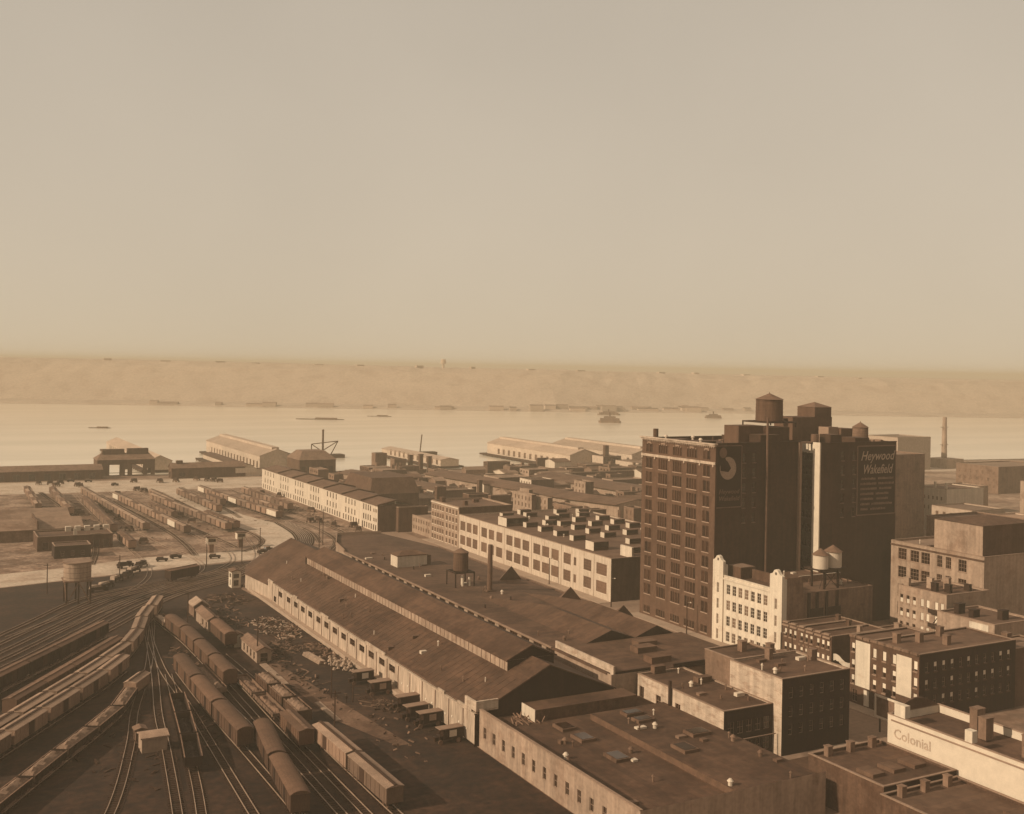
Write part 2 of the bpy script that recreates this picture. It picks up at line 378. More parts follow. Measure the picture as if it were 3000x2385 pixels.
def building(name, label, cat, x0, x1, y0, y1, z1, wallm='tan brick', roofm='tar roof', z0=0.0, par=.7, left=(), front=(), group=None, cope='coping', frontm=None, sideart=None, back=()):
    """left: openings in the wall facing -X, front: openings in the wall facing -Y, both (u, z, w, h, options)"""
    t = thing(name, label, cat, (x0, y0, z0), group)
    mb = MB()
    def ops(L): return [(o[0] - o[2] / 2, o[0] + o[2] / 2, o[1], o[1] + o[3]) for o in L]
    wall(mb, 'x-', x0, y0, y1, z0, z1, ops(left), 0)
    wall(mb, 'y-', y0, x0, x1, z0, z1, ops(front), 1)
    wall(mb, 'x+', x1, y0, y1, z0, z1, (), 0); wall(mb, 'y+', y1, x0, x1, z0, z1, (), 0)
    k = .35; zr = z1 - par
    if par > .05:
        mb.quad([(x0 + k, y0 + k, zr), (x0 + k, y1 - k, zr), (x0 + k, y1 - k, z1), (x0 + k, y0 + k, z1)], 0)
        mb.quad([(x1 - k, y0 + k, zr), (x1 - k, y1 - k, zr), (x1 - k, y1 - k, z1), (x1 - k, y0 + k, z1)], 0)
        mb.quad([(x0 + k, y0 + k, zr), (x1 - k, y0 + k, zr), (x1 - k, y0 + k, z1), (x0 + k, y0 + k, z1)], 0)
        mb.quad([(x0 + k, y1 - k, zr), (x1 - k, y1 - k, zr), (x1 - k, y1 - k, z1), (x0 + k, y1 - k, z1)], 0)
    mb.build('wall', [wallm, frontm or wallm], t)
    r = MB(); r.box(x0 + k * .9, x1 - k * .9, y0 + k * .9, y1 - k * .9, zr - .25, zr); r.build('roof', roofm, t)
    if par > .05:
        c = MB(); e = .06
        c.box(x0 - e, x1 + e, y0 - e, y0 + k + e, z1, z1 + .14); c.box(x0 - e, x1 + e, y1 - k - e, y1 + e, z1, z1 + .14)
        c.box(x0 - e, x0 + k + e, y0 + k + e, y1 - k - e, z1, z1 + .14); c.box(x1 - k - e, x1 + e, y0 + k + e, y1 - k - e, z1, z1 + .14)
        c.build('coping', cope, t)
    for kind, pl, L in (('x-', x0, left), ('y-', y0, front)):
        for o in L: window(t, kind, pl, o[0], o[1], o[2], o[3], **(o[4] if len(o) > 4 else {}))
    return t
def grid(us, zs, w, h, **kw): return [(u, z, w, h, kw) for z in zs for u in us]
def lin(a, b, n): return [a + (b - a) * (k + .5) / n for k in range(n)]
def pbox(t, name, x0, x1, y0, y1, z0, z1, m, top=None):
    mb = MB(); mb.box(x0, x1, y0, y1, z0, z1, 0, 1 if top else None); return mb.build(name, [m] + ([top] if top else []), t)
def chimney(t, x, y, z, w=.7, d=.9, h=1.5, m='brown brick'):
    mb = MB(); mb.box(x - w / 2, x + w / 2, y - d / 2, y + d / 2, z, z + h); mb.box(x - w / 2 - .08, x + w / 2 + .08, y - d / 2 - .08, y + d / 2 + .08, z + h, z + h + .15); mb.build('chimney', m, t)
def structure(name, mb, mats): return tag(mb.build(name, mats), kind='structure')
def gable_shed(name, label, cat, x0, x1, y0, y1, ze, zp, wallm, roofm, z0=0., axis='y', group=None, left=(), front=(), over=.4):
    t = thing(name, label, cat, (x0, y0, z0), group)
    mb = MB(); ops = lambda L: [(o[0] - o[2] / 2, o[0] + o[2] / 2, o[1], o[1] + o[3]) for o in L]
    wall(mb, 'x-', x0, y0, y1, z0, ze, ops(left)); wall(mb, 'y-', y0, x0, x1, z0, ze, ops(front)); wall(mb, 'x+', x1, y0, y1, z0, ze); wall(mb, 'y+', y1, x0, x1, z0, ze)
    r = MB(); th = .25
    if axis == 'y':
        xm = (x0 + x1) / 2
        for y in (y0, y1): mb.quad([(x0, y, ze), (x1, y, ze), (xm, y, zp)])
        s = (zp - ze) / (xm - x0)
        for xa, sg in ((x0 - over, 1), (x1 + over, -1)):
            zl = ze - s * over
            r.hexa([(xa, y0 - over, zl), (xm, y0 - over, zp), (xm, y1 + over, zp), (xa, y1 + over, zl), (xa, y0 - over, zl + th), (xm, y0 - over, zp + th), (xm, y1 + over, zp + th), (xa, y1 + over, zl + th)])
    else:
        ym = (y0 + y1) / 2
        for x in (x0, x1): mb.quad([(x, y0, ze), (x, y1, ze), (x, ym, zp)])
        s = (zp - ze) / (ym - y0)
        for ya in (y0 - over, y1 + over):
            zl = ze - s * over
            r.hexa([(x0 - over, ya, zl), (x1 + over, ya, zl), (x1 + over, ym, zp), (x0 - over, ym, zp), (x0 - over, ya, zl + th), (x1 + over, ya, zl + th), (x1 + over, ym, zp + th), (x0 - over, ym, zp + th)])
    mb.build('wall', wallm, t); r.build('roof', roofm, t)
    for kind, pl, L in (('x-', x0, left), ('y-', y0, front)):
        for o in L: window(t, kind, pl, o[0], o[1], o[2], o[3], **(o[4] if len(o) > 4 else {}))
    return t
def text_part(parent, txt, kind, plane, u, z, size, m, shear=0.0, out=.04, align='CENTER', name='lettering', sx=1.0):
    c = bpy.data.curves.new(name, 'FONT'); c.body = txt; c.size = size; c.shear = shear; c.align_x = align; c.align_y = 'CENTER'; c.extrude = .02; c.offset = .022; c.resolution_u = 2
    tmp = bpy.data.objects.new('tmp', c); COL.objects.link(tmp)
    dg = bpy.context.evaluated_depsgraph_get(); me = bpy.data.meshes.new_from_object(tmp.evaluated_get(dg)); me.name = name
    bpy.data.objects.remove(tmp); bpy.data.curves.remove(c)
    me.materials.clear(); me.materials.append(M(m))
    o = bpy.data.objects.new(name, me); COL.objects.link(o)
    base = Vector((0, 0, 0)); q = parent
    while q is not None: base += q.location; q = q.parent
    o.parent = parent; o.location = Vector(P(kind, plane, u, -out, z)) - base
    o.rotation_euler = (R(90), 0, 0 if kind == 'y-' else -R(90)); o.scale = (sx, 1, 1)
    return o

# ================================================================== THE SETTING
def shore(x):
    pts = [(-6000, 1100), (-600, 800), (0, 706), (430, 655), (1000, 580), (1500, 480), (4000, -250), (7000, -2600)]
    for (a, b), (c, d) in zip(pts, pts[1:]):
        if x <= c: return b + (d - b) * (x - a) / (c - a)
    return pts[-1][1]
mb = MB()
xs = [-6000, -3000, -600, -200, 0, 200, 430, 700, 1000, 1500, 2500, 4000, 7000]
mb.prism([(x, shore(x)) for x in xs][::-1] + [(-6000, -2700), (7000, -2700)], -6, 0)
structure('land', mb, ['land'])
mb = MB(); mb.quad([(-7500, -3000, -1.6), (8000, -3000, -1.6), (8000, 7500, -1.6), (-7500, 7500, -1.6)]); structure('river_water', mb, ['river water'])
def sheet(name, pts, z, mat):
    m_ = MB(); m_.quad([(p[0], p[1], z) for p in pts]); return structure(name, m_, [mat])
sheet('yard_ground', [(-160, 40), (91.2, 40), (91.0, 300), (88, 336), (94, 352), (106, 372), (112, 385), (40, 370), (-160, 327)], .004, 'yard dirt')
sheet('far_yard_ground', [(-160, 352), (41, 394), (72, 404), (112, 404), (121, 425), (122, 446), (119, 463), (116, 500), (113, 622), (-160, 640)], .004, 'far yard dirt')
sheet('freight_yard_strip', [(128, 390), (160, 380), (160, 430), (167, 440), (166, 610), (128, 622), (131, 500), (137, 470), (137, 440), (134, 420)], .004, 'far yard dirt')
sheet('cross_road', [(-160, 328), (40, 371), (86, 382), (112, 386.5), (128, 388), (122, 404), (112, 404.5), (72, 403.5), (41, 393), (-160, 351)], .012, 'road paving')
sheet('curving_street', [(112, 387), (128, 388.5), (134, 420), (137, 440), (137, 470), (131, 500), (127, 640), (113, 640), (116, 500), (119, 463), (122, 446), (121, 425), (112, 404)], .016, 'road paving')
sheet('waterfront_avenue', [(-200, 632), (185, 606), (700, 540), (700, 572), (185, 662), (-200, 690)], .020, 'road paving')
sheet('avenue', [(157.2, 60), (178.6, 60), (178.6, 428), (157.2, 428)], .008, 'avenue paving')
sheet('side_street', [(178.6, 171), (260, 171), (260, 182.5), (178.6, 182.5)], .008, 'dark paving')
sheet('loft_street', [(178.6, 259.5), (330, 259.5), (330, 272.5), (178.6, 272.5)], .008, 'avenue paving')
sheet('front_street', [(100, 136), (157.2, 136), (157.2, 149), (100, 149)], .008, 'dark paving')
m_ = MB()
for (a, b, c, d) in ((178.6, 182.7, 184, 259), (178.6, 182.7, 273, 404), (171.5, 182.7, 60, 170.9), (154.6, 157.2, 60, 136), (150, 157.2, 149, 204)): m_.box(a, b, c, d, 0, .13)
structure('sidewalk', m_, ['sidewalk'])
# bulkhead edge of the river bank
m_ = MB()
for a, b in zip(range(-600, 1000, 20), range(-580, 1020, 20)): m_.hexa([(a, shore(a) - 1, -3), (b, shore(b) - 1, -3), (b, shore(b) + .4, -3), (a, shore(a) + .4, -3), (a, shore(a) - 1, .35), (b, shore(b) - 1, .35), (b, shore(b) + .4, .35), (a, shore(a) + .4, .35)])
structure('bulkhead', m_, ['tie wood'])

# far shore: wooded bluff across the river
def fshore(x):
    pts = [(-7000, 5200), (-3000, 3250), (245, 1850), (909, 1515), (1171, 1455), (1452, 1303), (4000, 150), (7600, -1900)]
    for (a, b), (c, d) in zip(pts, pts[1:]):
        if x <= c: return b + (d - b) * (x - a) / (c - a)
    return pts[-1][1]
from mathutils import noise as mnoise
def ridge(x):
    h = 70 if x < 250 else 70 - (x - 250) * .0085
    return max(57, h)
verts = []; faces = []
prof = [(0, 0), (12, .02), (60, .06), (90, .30), (130, .62), (170, .88), (210, 1), (400, 1.02), (900, 1.0), (2200, .98)]
nx = 330
for i in range(nx):
    x = -2600 + 6600 * i / (nx - 1)
    y0 = fshore(x)
    for j, (d, f) in enumerate(prof):
        n1 = mnoise.noise(Vector((x * .006, d * .01, 3))) ; n2 = mnoise.noise(Vector((x * .05, d * .03, 9)))
        n3 = mnoise.noise(Vector((x * .2, d * .1, 5)))
        z = ridge(x) * f + (f > .05) * (n1 * 1.6 * min(1, f * 2) + n2 * (.6 + 1.4 * (j > 4)) + n3 * (.8 + 1.2 * (j > 4))) - (1.5 if j == 0 else 0)
        verts.append((x + d * .4, y0 + d * .92 + 0, z))
for i in range(nx - 1):
    for j in range(len(prof) - 1):
        a = i * len(prof) + j; faces.append((a, a + len(prof), a + len(prof) + 1, a + 1))
me = bpy.data.meshes.new('bluff'); me.from_pydata(verts, [], faces); me.materials.append(M('hill wood')); me.update()
hill = place('far_hills', me); hill['kind'] = 'structure'

# ================================================================== RAILWAY TRACKS
def smooth(pts, step=3.0):
    out = []
    for i in range(len(pts) - 1):
        p0 = pts[max(0, i - 1)]; p1 = pts[i]; p2 = pts[i + 1]; p3 = pts[min(len(pts) - 1, i + 2)]
        n = max(1, int(math.dist(p1, p2) / step))
        for k in range(n):
            t = k / n
            out.append(tuple(.5 * ((2 * p1[a]) + (-p0[a] + p2[a]) * t + (2 * p0[a] - 5 * p1[a] + 4 * p2[a] - p3[a]) * t * t + (-p0[a] + 3 * p1[a] - 3 * p2[a] + p3[a]) * t ** 3) for a in (0, 1)))
    out.append(pts[-1]); return out
TRACK_N = [0]
def track(pts, label, group='tracks of the rail yard', far=False, ties=True):
    P_ = smooth(pts, 4.0); k = TRACK_N[0] % 7; TRACK_N[0] += 1
    t = thing('railway_track', label, 'track', (P_[0][0], P_[0][1], 0), group)
    rails = [MB(), MB()]; tm = MB(); bl = MB()
    L = []
    for i, p in enumerate(P_):
        a = P_[max(0, i - 1)]; c = P_[min(len(P_) - 1, i + 1)]; d = Vector((c[0] - a[0], c[1] - a[1])).normalized(); L.append((p, d))
    zb = .03 + k * .006
    for (p, d), (q, e) in zip(L, L[1:]):
        n = Vector((-d.y, d.x)); n2 = Vector((-e.y, e.x))
        bl.quad([(p[0] - n.x * 1.5, p[1] - n.y * 1.5, zb), (p[0] + n.x * 1.5, p[1] + n.y * 1.5, zb), (q[0] + n2.x * 1.5, q[1] + n2.y * 1.5, zb), (q[0] - n2.x * 1.5, q[1] - n2.y * 1.5, zb)])
        for s, r in ((-.72, rails[0]), (.72, rails[1])):
            r.bar((p[0] + n.x * s, p[1] + n.y * s, zb + .17), (q[0] + n2.x * s, q[1] + n2.y * s, zb + .17), .11 if not far else .09, 0, .16)
    if ties:
        acc = 0
        for (p, d), (q, e) in zip(L, L[1:]):
            ln = math.dist(p, q); s = 0
            while s < ln:
                f = s / ln; c = (p[0] + (q[0] - p[0]) * f, p[1] + (q[1] - p[1]) * f); n = Vector((-d.y, d.x))
                tm.bar((c[0] - n.x * 1.25, c[1] - n.y * 1.25, zb + .045), (c[0] + n.x * 1.25, c[1] + n.y * 1.25, zb + .045), .24, 0, .09); s += .85 if not far else 1.6
    if not far: bl.build('ballast', 'ballast', t)
    for r in rails: r.build('rail', 'rail steel', t)
    if ties: tag(tm.build('ties', 'tie wood', t), kind='stuff')
    return t

# ================================================================== TOWER (Heywood-Wakefield block)
XT = 182.8
tw = thing('warehouse_tower', 'tall dark brick warehouse tower with painted wall signs and rooftop water tanks', 'building', (XT, 225.4, 0))
bays = [(253.2, 256.5, 2), (246.2, 250.5, 4), (239.7, 243.9, 4), (233.1, 237.7, 4), (227.6, 230.6, 2)]
wins = []
for k in range(10):
    zs = 42.0 - 3.98 * k
    for a, b_, n in bays:
        w = (b_ - a) / n - .22
        for c in lin(a, b_, n): wins.append((c, zs, w, 2.9))
for a, b_, n in bays:
    w = (b_ - a) / n - .25
    for c in lin(a, b_, n): wins.append((c, .9, w, 1.9)); 
arch = []
for a, b_, n in bays:
    w = (b_ - a) / n - .22
    for c in lin(a, b_, n): arch.append((c, 46.5, w, 2.3))
H = 50.9
mb = MB(); tops = lambda L: [(o[0] - o[2] / 2, o[0] + o[2] / 2, o[1], o[1] + o[3]) for o in L]
wall(mb, 'x-', XT, 225.4, 258.4, 0, H - .3, tops(wins + arch), 0)
# narrow side wall (wing left of the court)
colsA = [192.35, 195.8]; sA = [48.45 - 3.98 * k for k in range(5)]
frontA = [(u, z - 2.75, 1.15, 2.6) for u in colsA for z in sA]
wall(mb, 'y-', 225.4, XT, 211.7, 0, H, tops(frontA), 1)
mb.quad([(211.7, 225.4, 0), (211.7, 258.4, 0), (211.7, 258.4, H), (211.7, 225.4, H)], 1)
mb.quad([(XT, 258.4, 0), (245.6, 258.4, 0), (245.6, 258.4, H - .5), (XT, 258.4, H - .5)], 1)
# right wing
colsB = [224.8, 229.15]; sB = [48.3 - 3.9 * k for k in range(5)]
frontB = [(u, z - 2.6, 1.15, 2.5) for u in colsB for z in sB]
court = [(u, 44.1 - 3.98 * k + 1.55, .95, 2.2) for k in range(11) for u in (224.7, 226.2, 227.7, 229.2)]
court = [c for c in court if c[1] > 8]
wall(mb, 'y-', 222.3, 216.6, 245.6, 0, H - .3, tops(frontB), 1)
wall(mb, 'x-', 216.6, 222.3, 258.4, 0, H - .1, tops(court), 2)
mb.quad([(245.6, 222.3, 0), (245.6, 258.4, 0), (245.6, 258.4, H - .3), (245.6, 222.3, H - .3)], 1)
mb.quad([(211.7, 246, 0), (216.6, 246, 0), (216.6, 246, H - 2), (211.7, 246, H - 2)], 1)
for x0, x1, y0, y1 in ((XT + .4, 211.3, 225.8, 258.0), (217.0, 245.2, 222.7, 258.0)):   # inner faces of the parapets
    for q in (((x0, y0), (x1, y0)), ((x1, y0), (x1, y1)), ((x1, y1), (x0, y1)), ((x0, y1), (x0, y0))):
        mb.quad([(*q[0], H - 1.6), (*q[1], H - 1.6), (*q[1], H - .32), (*q[0], H - .32)], 1)
mb.build('wall', ['tower brick', 'tower shade brick', 'tower shade brick'], tw)
r = MB(); r.box(XT + .35, 211.35, 225.75, 258.05, H - 1.8, H - 1.55); r.box(216.95, 245.25, 222.65, 258.05, H - 1.8, H - 1.55); r.box(211.4, 216.9, 246.1, 258, H - 2.4, H - 2.1)
r.build('roof', 'tar roof', tw)
for o in wins: window(tw, 'x-', XT, *o, nv=1, nh=2, sill='light tan brick', glass='tower glass', frame='tower brick', blind=None)
for o in arch: window(tw, 'x-', XT, *o, nv=1, nh=2, glass='tower glass', frame='tower brick')
for o in frontA + frontB: window(tw, 'y-', 225.4 if o in frontA else 222.3, *o, nv=1, nh=2, sill='tan brick', frame='rust metal')
for o in court: window(tw, 'x-', 216.6, *o, nv=1, nh=2, frame='rust metal')
c = MB()                                # cornice with dentils, belt course with corbels, lintel stones over the arched windows
c.box(XT - .75, XT + .4, 225.0, 258.8, H - .35, H); c.box(XT - .45, XT + .0, 225.2, 258.6, H - .75, H - .37)
c.build('cornice', 'whitewashed brick', tw)
d_ = MB()
for k in range(40): yk = 225.7 + k * .82; d_.box(XT - .4, XT - .005, yk, yk + .35, H - 1.15, H - .77)
d_.build('dentils', 'light tan brick', tw)['kind'] = 'stuff'
c = MB(); c.box(XT - .35, XT - .005, 225.3, 258.5, 45.35, 46.05)
for yk in (258.1, 252.0, 245.2, 238.6, 231.8, 226.2): c.box(XT - .3, XT - .005, yk - .25, yk + .25, 44.75, 45.34)
c.build('belt_course', 'whitewashed brick', tw)
for a, b_, n in bays:
    m_ = MB(); m_.box(XT - .12, XT - .004, (a + b_) / 2 - .9, (a + b_) / 2 + .9, 49.15, 49.5)
    for q in lin(a, b_, n): m_.box(XT - .15, XT - .004, q - .2, q + .2, 48.85, 49.12)
    m_.build('lintel', 'pale brick', tw)
m_ = MB(); m_.box(211.3, 212.0, 224.6, 225.39, 0, H - .2); m_.build('corner_pier', 'pale brick', tw)
m_ = MB(); m_.box(216.2, 216.59, 222.22, 224.9, 12, H - .1); m_.build('painted_sun_strip', 'limestone', tw)  # pale strip paints sunlight on the front edge of the court wall
m_ = MB(); m_.box(216.35, 216.59, 224.12, 231, 47.75, 50.2); m_.build('painted_sun_band', 'white stucco', tw)  # white band paints the sunlit top of the court wall
m_ = MB(); m_.box(211.2, 217.0, 225.3, 226.0, 50.5, 50.95); m_.build('coping', 'coping', tw)
m_ = MB(); m_.box(XT + .5, 212.1, 225.2, 225.85, H, H + .15); m_.box(216.5, 245.7, 222.2, 222.8, H - .3, H - .12); m_.build('coping', 'tower shade brick', tw)
m_ = MB(); m_.cyl(199.9, 224.95, 14, 57.6, .33, n=10); m_.build('flue_pipe', 'rust metal', tw)
# painted wall signs
sg = MB(); sg.box(183.3, 191.4, 225.33, 225.395, 34.2, 50.2); sp = sg.build('wall_sign', 'sign dark', tw); sp['label'] = 'faded painted sign with a pale round picture on the wall near the left corner'
m_ = MB()
for q in ((183.2, 191.5, 34.0, 34.25), (183.2, 191.5, 50.2, 50.4)): m_.box(q[0], q[1], 225.30, 225.39, q[2], q[3])
m_.box(191.35, 191.6, 225.30, 225.39, 34.25, 50.2); m_.build('sign_frame', 'sign frame', sp)
m_ = MB(); n_ = 28; cx, cz, rr = 186.9, 44.4, 3.0
m_.quad([(cx + rr * math.cos(2 * math.pi * k / n_) * .92, 225.30, cz + rr * math.sin(2 * math.pi * k / n_)) for k in range(n_)]); m_.build('round_picture', 'poster pale', sp)
m_ = MB(); m_.quad([(184.4 + 2.9 * a, 225.285, 43.4 + 4 * b_) for a, b_ in ((0, .1), (.9, 0), (1.2, .25), (.85, .65), (.6, .8), (.5, 1.0), (.2, 1.05), (-.05, .7))]); m_.build('dark_figure', 'sign dark', sp)
m_ = MB(); m_.quad([(185.2 + 1.25 * math.cos(2 * math.pi * k / 18), 225.27, 48.5 + 1.4 * math.sin(2 * math.pi * k / 18)) for k in range(18)]); m_.build('small_round_shape', 'sign frame', sp)
text_part(sp, 'Heywood', 'y-', 225.33, 187.3, 38.2, 1.7, 'sign frame', .25); text_part(sp, 'Wakefield', 'y-', 225.33, 187.3, 36.4, 1.7, 'sign frame', .25)
sg = MB(); sg.box(230.4, 245.4, 222.23, 222.295, 30.3, 49.6); sp = sg.build('wall_sign', 'sign dark', tw); sp['label'] = 'tall painted sign lettered Heywood Wakefield with lines of small lettering below'
m_ = MB()
for q in ((230.2, 230.55, 30.2, 49.7), (245.2, 245.5, 30.2, 49.7)): m_.box(q[0], q[1], 222.19, 222.29, q[2], q[3])
for q in ((30.1, 30.45), (49.4, 49.75)): m_.box(230.56, 245.19, 222.19, 222.29, q[0], q[1])
m_.build('sign_frame', 'sign frame', sp)
text_part(sp, 'Heywood', 'y-', 222.23, 238.0, 46.7, 3.7, 'faded letter', .35, sx=.88); text_part(sp, 'Wakefield', 'y-', 222.23, 238.0, 42.9, 3.7, 'faded letter', .35, sx=.76)
# the seven lower lines are too faded to read: broken rows of paint where the letters were
zz = 40.4
for k, segs in enumerate([(231.9, 237.6, 238.4, 244.5), (231.5, 237.9, 238.6, 244.6), (231.6, 238.1, 238.9, 243.9), (231.6, 236.8, 237.6, 242.9), (231.6, 236.9, 237.8, 242.6), (231.7, 235.2, 236.0, 244.2), (231.8, 234.8, 235.6, 241.6)]):
    m_ = MB(); z_ = zz - k * 1.42
    for a, b_ in ((segs[0], segs[1]), (segs[2], segs[3])):
        u = a
        while u < b_ - .2:
            w_ = random.choice((.16, .26, .34)); m_.box(u, u + w_, 222.2, 222.229, z_ - .33, z_ + random.choice((.33, .33, .2))); u += w_ + .12
    tag(m_.build('faded_line', 'sign letter', sp), kind='stuff')
# roof houses
def rhouse(x0, x1, y0, y1, z1, m='tower shade brick', z0=H - 1.55, name='roof_house'):
    o = pbox(tw, name, x0, x1, y0, y1, z0, z1, m, 'tar roof'); return o
rhouse(197.9, 205.0, 225.45, 230, 53.0); rhouse(194.2, 202.7, 230.02, 236, 55.2, 'tower brick'); rhouse(202.72, 210.4, 228, 236, 54.8)
rhouse(227.3, 243.0, 245, 253, 56.6, 'tower brick'); rhouse(236.3, 243.0, 245.3, 252.7, 59.5, 'tower brick', z0=56.6)
m_ = MB(); m_.quad([(236.1, 245.1, 59.5), (243.2, 245.1, 59.5), (239.65, 249, 61.0)]); m_.quad([(236.1, 252.9, 59.5), (243.2, 252.9, 59.5), (239.65, 249, 61.0)]); m_.quad([(236.1, 245.1, 59.5), (236.1, 252.9, 59.5), (239.65, 249, 61.0)]); m_.quad([(243.2, 245.1, 59.5), (243.2, 252.9, 59.5), (239.65, 249, 61.0)]); m_.build('tank_house_roof', 'tank roof', tw)
rhouse(223.0, 228, 247, 249, 56.2, 'rust metal', z0=55.9, name='walkway'); rhouse(236.8, 241.6, 235, 240, 53.7, 'tower brick'); rhouse(232.8, 236.7, 236, 240, 54.1, 'pale brick')
rhouse(220.6, 224.6, 222.8, 227, 52.9); rhouse(230.0, 235.4, 222.9, 228, 51.9); m_ = MB(); m_.cyl(217.9, 226, H - 1.5, 52.9, 1.1); m_.build('vent_drum', 'rust metal', tw)
rhouse(187, 194, 228, 233, 50.1); rhouse(186, 193, 238, 244, 50.6); rhouse(186, 192, 248, 253, 50.5)
for (x, y) in ((185.5, 250.8), (186.6, 236.6), (191.5, 246.3), (213, 250)):
    m_ = MB(); m_.cyl(x, y, H - 1.5, H + .2, .35); m_.cyl(x, y, H + .2, H + .7, .6, .35); m_.build('roof_vent', 'tank pale', tw)
m_ = MB(); m_.cyl(185.2, 255.3, H - 1.5, H + 2.2, .75); m_.build('stack', 'brown brick', tw)
m_ = MB()
for k in range(14): x = 236 + k * .65; m_.box(x, x + .35 + random.random() * .3, 224 + random.random() * 3, 227.4 + random.random(), H - 1.5, H - .6 + random.random() * .8)
m_.build('roof_clutter', 'tan brick', tw)['kind'] = 'stuff'
def water_tank(label, cx, cy, zb, r, h, legs, hr, wallm='tank wood', roofm='tank roof', frame='dark metal', group=None, plat=None, n=24, nleg=4):
    t = thing('water_tank', label, 'water tank', (cx, cy, zb), group)
    m_ = MB(); m_.cyl(cx, cy, zb + legs, zb + legs + h, r, r * .97, n); m_.build('tank', wallm, t)
    m_ = MB()
    for k in range(6): z = zb + legs + h * (k + .5) / 6; m_.cyl(cx, cy, z, z + .06, r * 1.012, n=n)
    m_.build('hoop', 'rust metal', t)
    m_ = MB(); m_.cyl(cx, cy, zb + legs + h, zb + legs + h + hr, r * 1.07, .12, n); m_.cyl(cx, cy, zb + legs + h + hr - .1, zb + legs + h + hr + .35, .15, .05, 6); m_.build('tank_roof', roofm, t)
    s = plat or r * 1.15; m_ = MB(); m_.box(cx - s, cx + s, cy - s, cy - s + .3, zb + legs - .45, zb + legs - .08); m_.box(cx - s, cx + s, cy + s - .3, cy + s, zb + legs - .45, zb + legs - .08)
    m_.box(cx - s, cx - s + .3, cy - s + .31, cy + s - .31, zb + legs - .45, zb + legs - .08); m_.box(cx + s - .3, cx + s, cy - s + .31, cy + s - .31, zb + legs - .45, zb + legs - .08)
    for k in range(5): y = cy - s * .75 + k * s * .375; m_.box(cx - s + .31, cx + s - .31, y - .12, y + .12, zb + legs - .4, zb + legs - .005)
    m_.build('platform', frame, t)
    for sx in (-1, 1):
        for sy in (-1, 1): m_ = MB(); m_.box(cx + sx * (s - .15) - .15, cx + sx * (s - .15) + .15, cy + sy * (s - .15) - .15, cy + sy * (s - .15) + .15, zb, zb + legs - .45); m_.build('leg', frame, t)
    return t
water_tank('large dark wooden water tank with conical roof on the tower roof house', 206.9, 232.3, 54.8, 3.75, 5.9, 1.6, 1.7, plat=5.2)
water_tank('small tan water tank with conical roof near the right edge of the tower roof', 246.0 - 3.6, 233, H - 1.55, 2.3, 4.2, .6, 1.5, wallm='tan brick')

# ================================================================== LONG FREIGHT SHEDS
s1 = thing('freight_shed', 'long freight shed with dark gabled roof, raised ridge monitor and pale plank wall', 'building', (91.5, 180, 0))
mb = MB()
YN = 179.6
wl = [(y, 3.55, 3.3, 1.5) for y in (303.2, 295.4, 288.8, 282.6, 276.3, 269.6, 263.3, 256.9, 250.6, 244.5, 238.2, 232.2, 225.7, 219.8)] + [(308.6, 1.2, 2.4, 1.6)]
def wallx(y): return 91.6 - (y - 180) * .017
zs0 = [(o[0], onx(*Z5(0, 0), 91)) for o in wl[:0]]
ops = tops(wl)
base_x = 90.4
wall(mb, 'x-', 90.6, YN, 316, .5, 5.9, ops, 0)
mb.quad([(90.6, 316, .5), (88.9, 335, .5), (88.9, 335, 4.6), (90.6, 316, 4.6)]); mb.quad([(88.9, 335, .5), (93, 349, .5), (93, 349, 4.4), (88.9, 335, 4.6)])
mb.quad([(93, 349, .5), (102, 366, .5), (102, 366, 4.4), (93, 349, 4.4)]); mb.quad([(102, 366, .5), (117.5, 378, .5), (117.5, 378, 4.6), (102, 366, 4.4)])
mb.quad([(117.5, 378, 0), (116, 346, 0), (116, 346, 6), (117.5, 378, 4.6)]); mb.quad([(121.2, YN, 0), (121.2, 346, 0), (121.2, 346, 7.0), (121.2, YN, 7.0)]); mb.quad([(121.2, 346, 0), (116, 346, 0), (116, 346, 6.6), (121.2, 346, 7.0)])
mb.build('wall', ['shed plank wall'], s1)
g = MB(); g.quad([(90.6, YN, 0), (121.2, YN, 0), (121.2, YN, 7.1), (106.3, YN, 13.2), (91.6, YN, 6.2), (90.6, YN, 6.0)]); g.build('gable_wall', 'dark brick', s1)  # gable in dark brick: its shade is put into the colour
for o in wl: window(s1, 'x-', 90.6, *o, nv=2, nh=2, glass='hazy glass' if False else 'glass', frame='rust metal')
for k in range(22):                # wall battens, each a plank seam
    y = 184.8 + k * 6.35 - .4
    if k < 21: m_ = MB(); m_.box(90.5, 90.59, y - .12, y + .12, .5, 5.85); m_.build('batten', 'timber', s1)
p_ = MB(); p_.box(89.3, 90.59, 196, 334, 0, .95); p_.box(89.2, 89.29, 196, 334, .6, 1.0); p_.build('loading_platform', 'sidewalk', s1)
for y, h_ in ((219, 2.2), (206, 2.4)): pbox(s1, 'dock_post', 88.9, 89.6, y - .5, y + .5, 0, h_, 'rust metal')
c = MB(); c.box(90.45, 91.1, YN, 316, 5.9, 6.1); c.build('parapet_cap', 'shed plank wall', s1)
for y0_, y1_ in ((181, 187), (193, 196), (224, 236), (262, 268), (288, 291), (311, 315.9)): pbox(s1, 'parapet_board', 90.55, 90.85, y0_, y1_, 6.11, 6.6, 'shed plank wall')
pbox(s1, 'corner_parapet', 90.6, 95.2, YN - .5, YN - .02, 6.5, 8.4, 'whitewashed brick')
pbox(s1, 'corner_parapet', 90.6, 91.0, YN - .01, YN + 4.3, 6.52, 8.3, 'whitewashed brick')
for k in range(11):
    y = 214 - k * 3.1; m_ = MB(); m_.box(90.5, 90.59, y - .25, y + .25, 2.5 + .25 * math.sin(k * 1.7), 2.8 + .25 * math.sin(k * 1.7)); m_.build('notice', 'sign white', s1)
r = MB(); th = .25
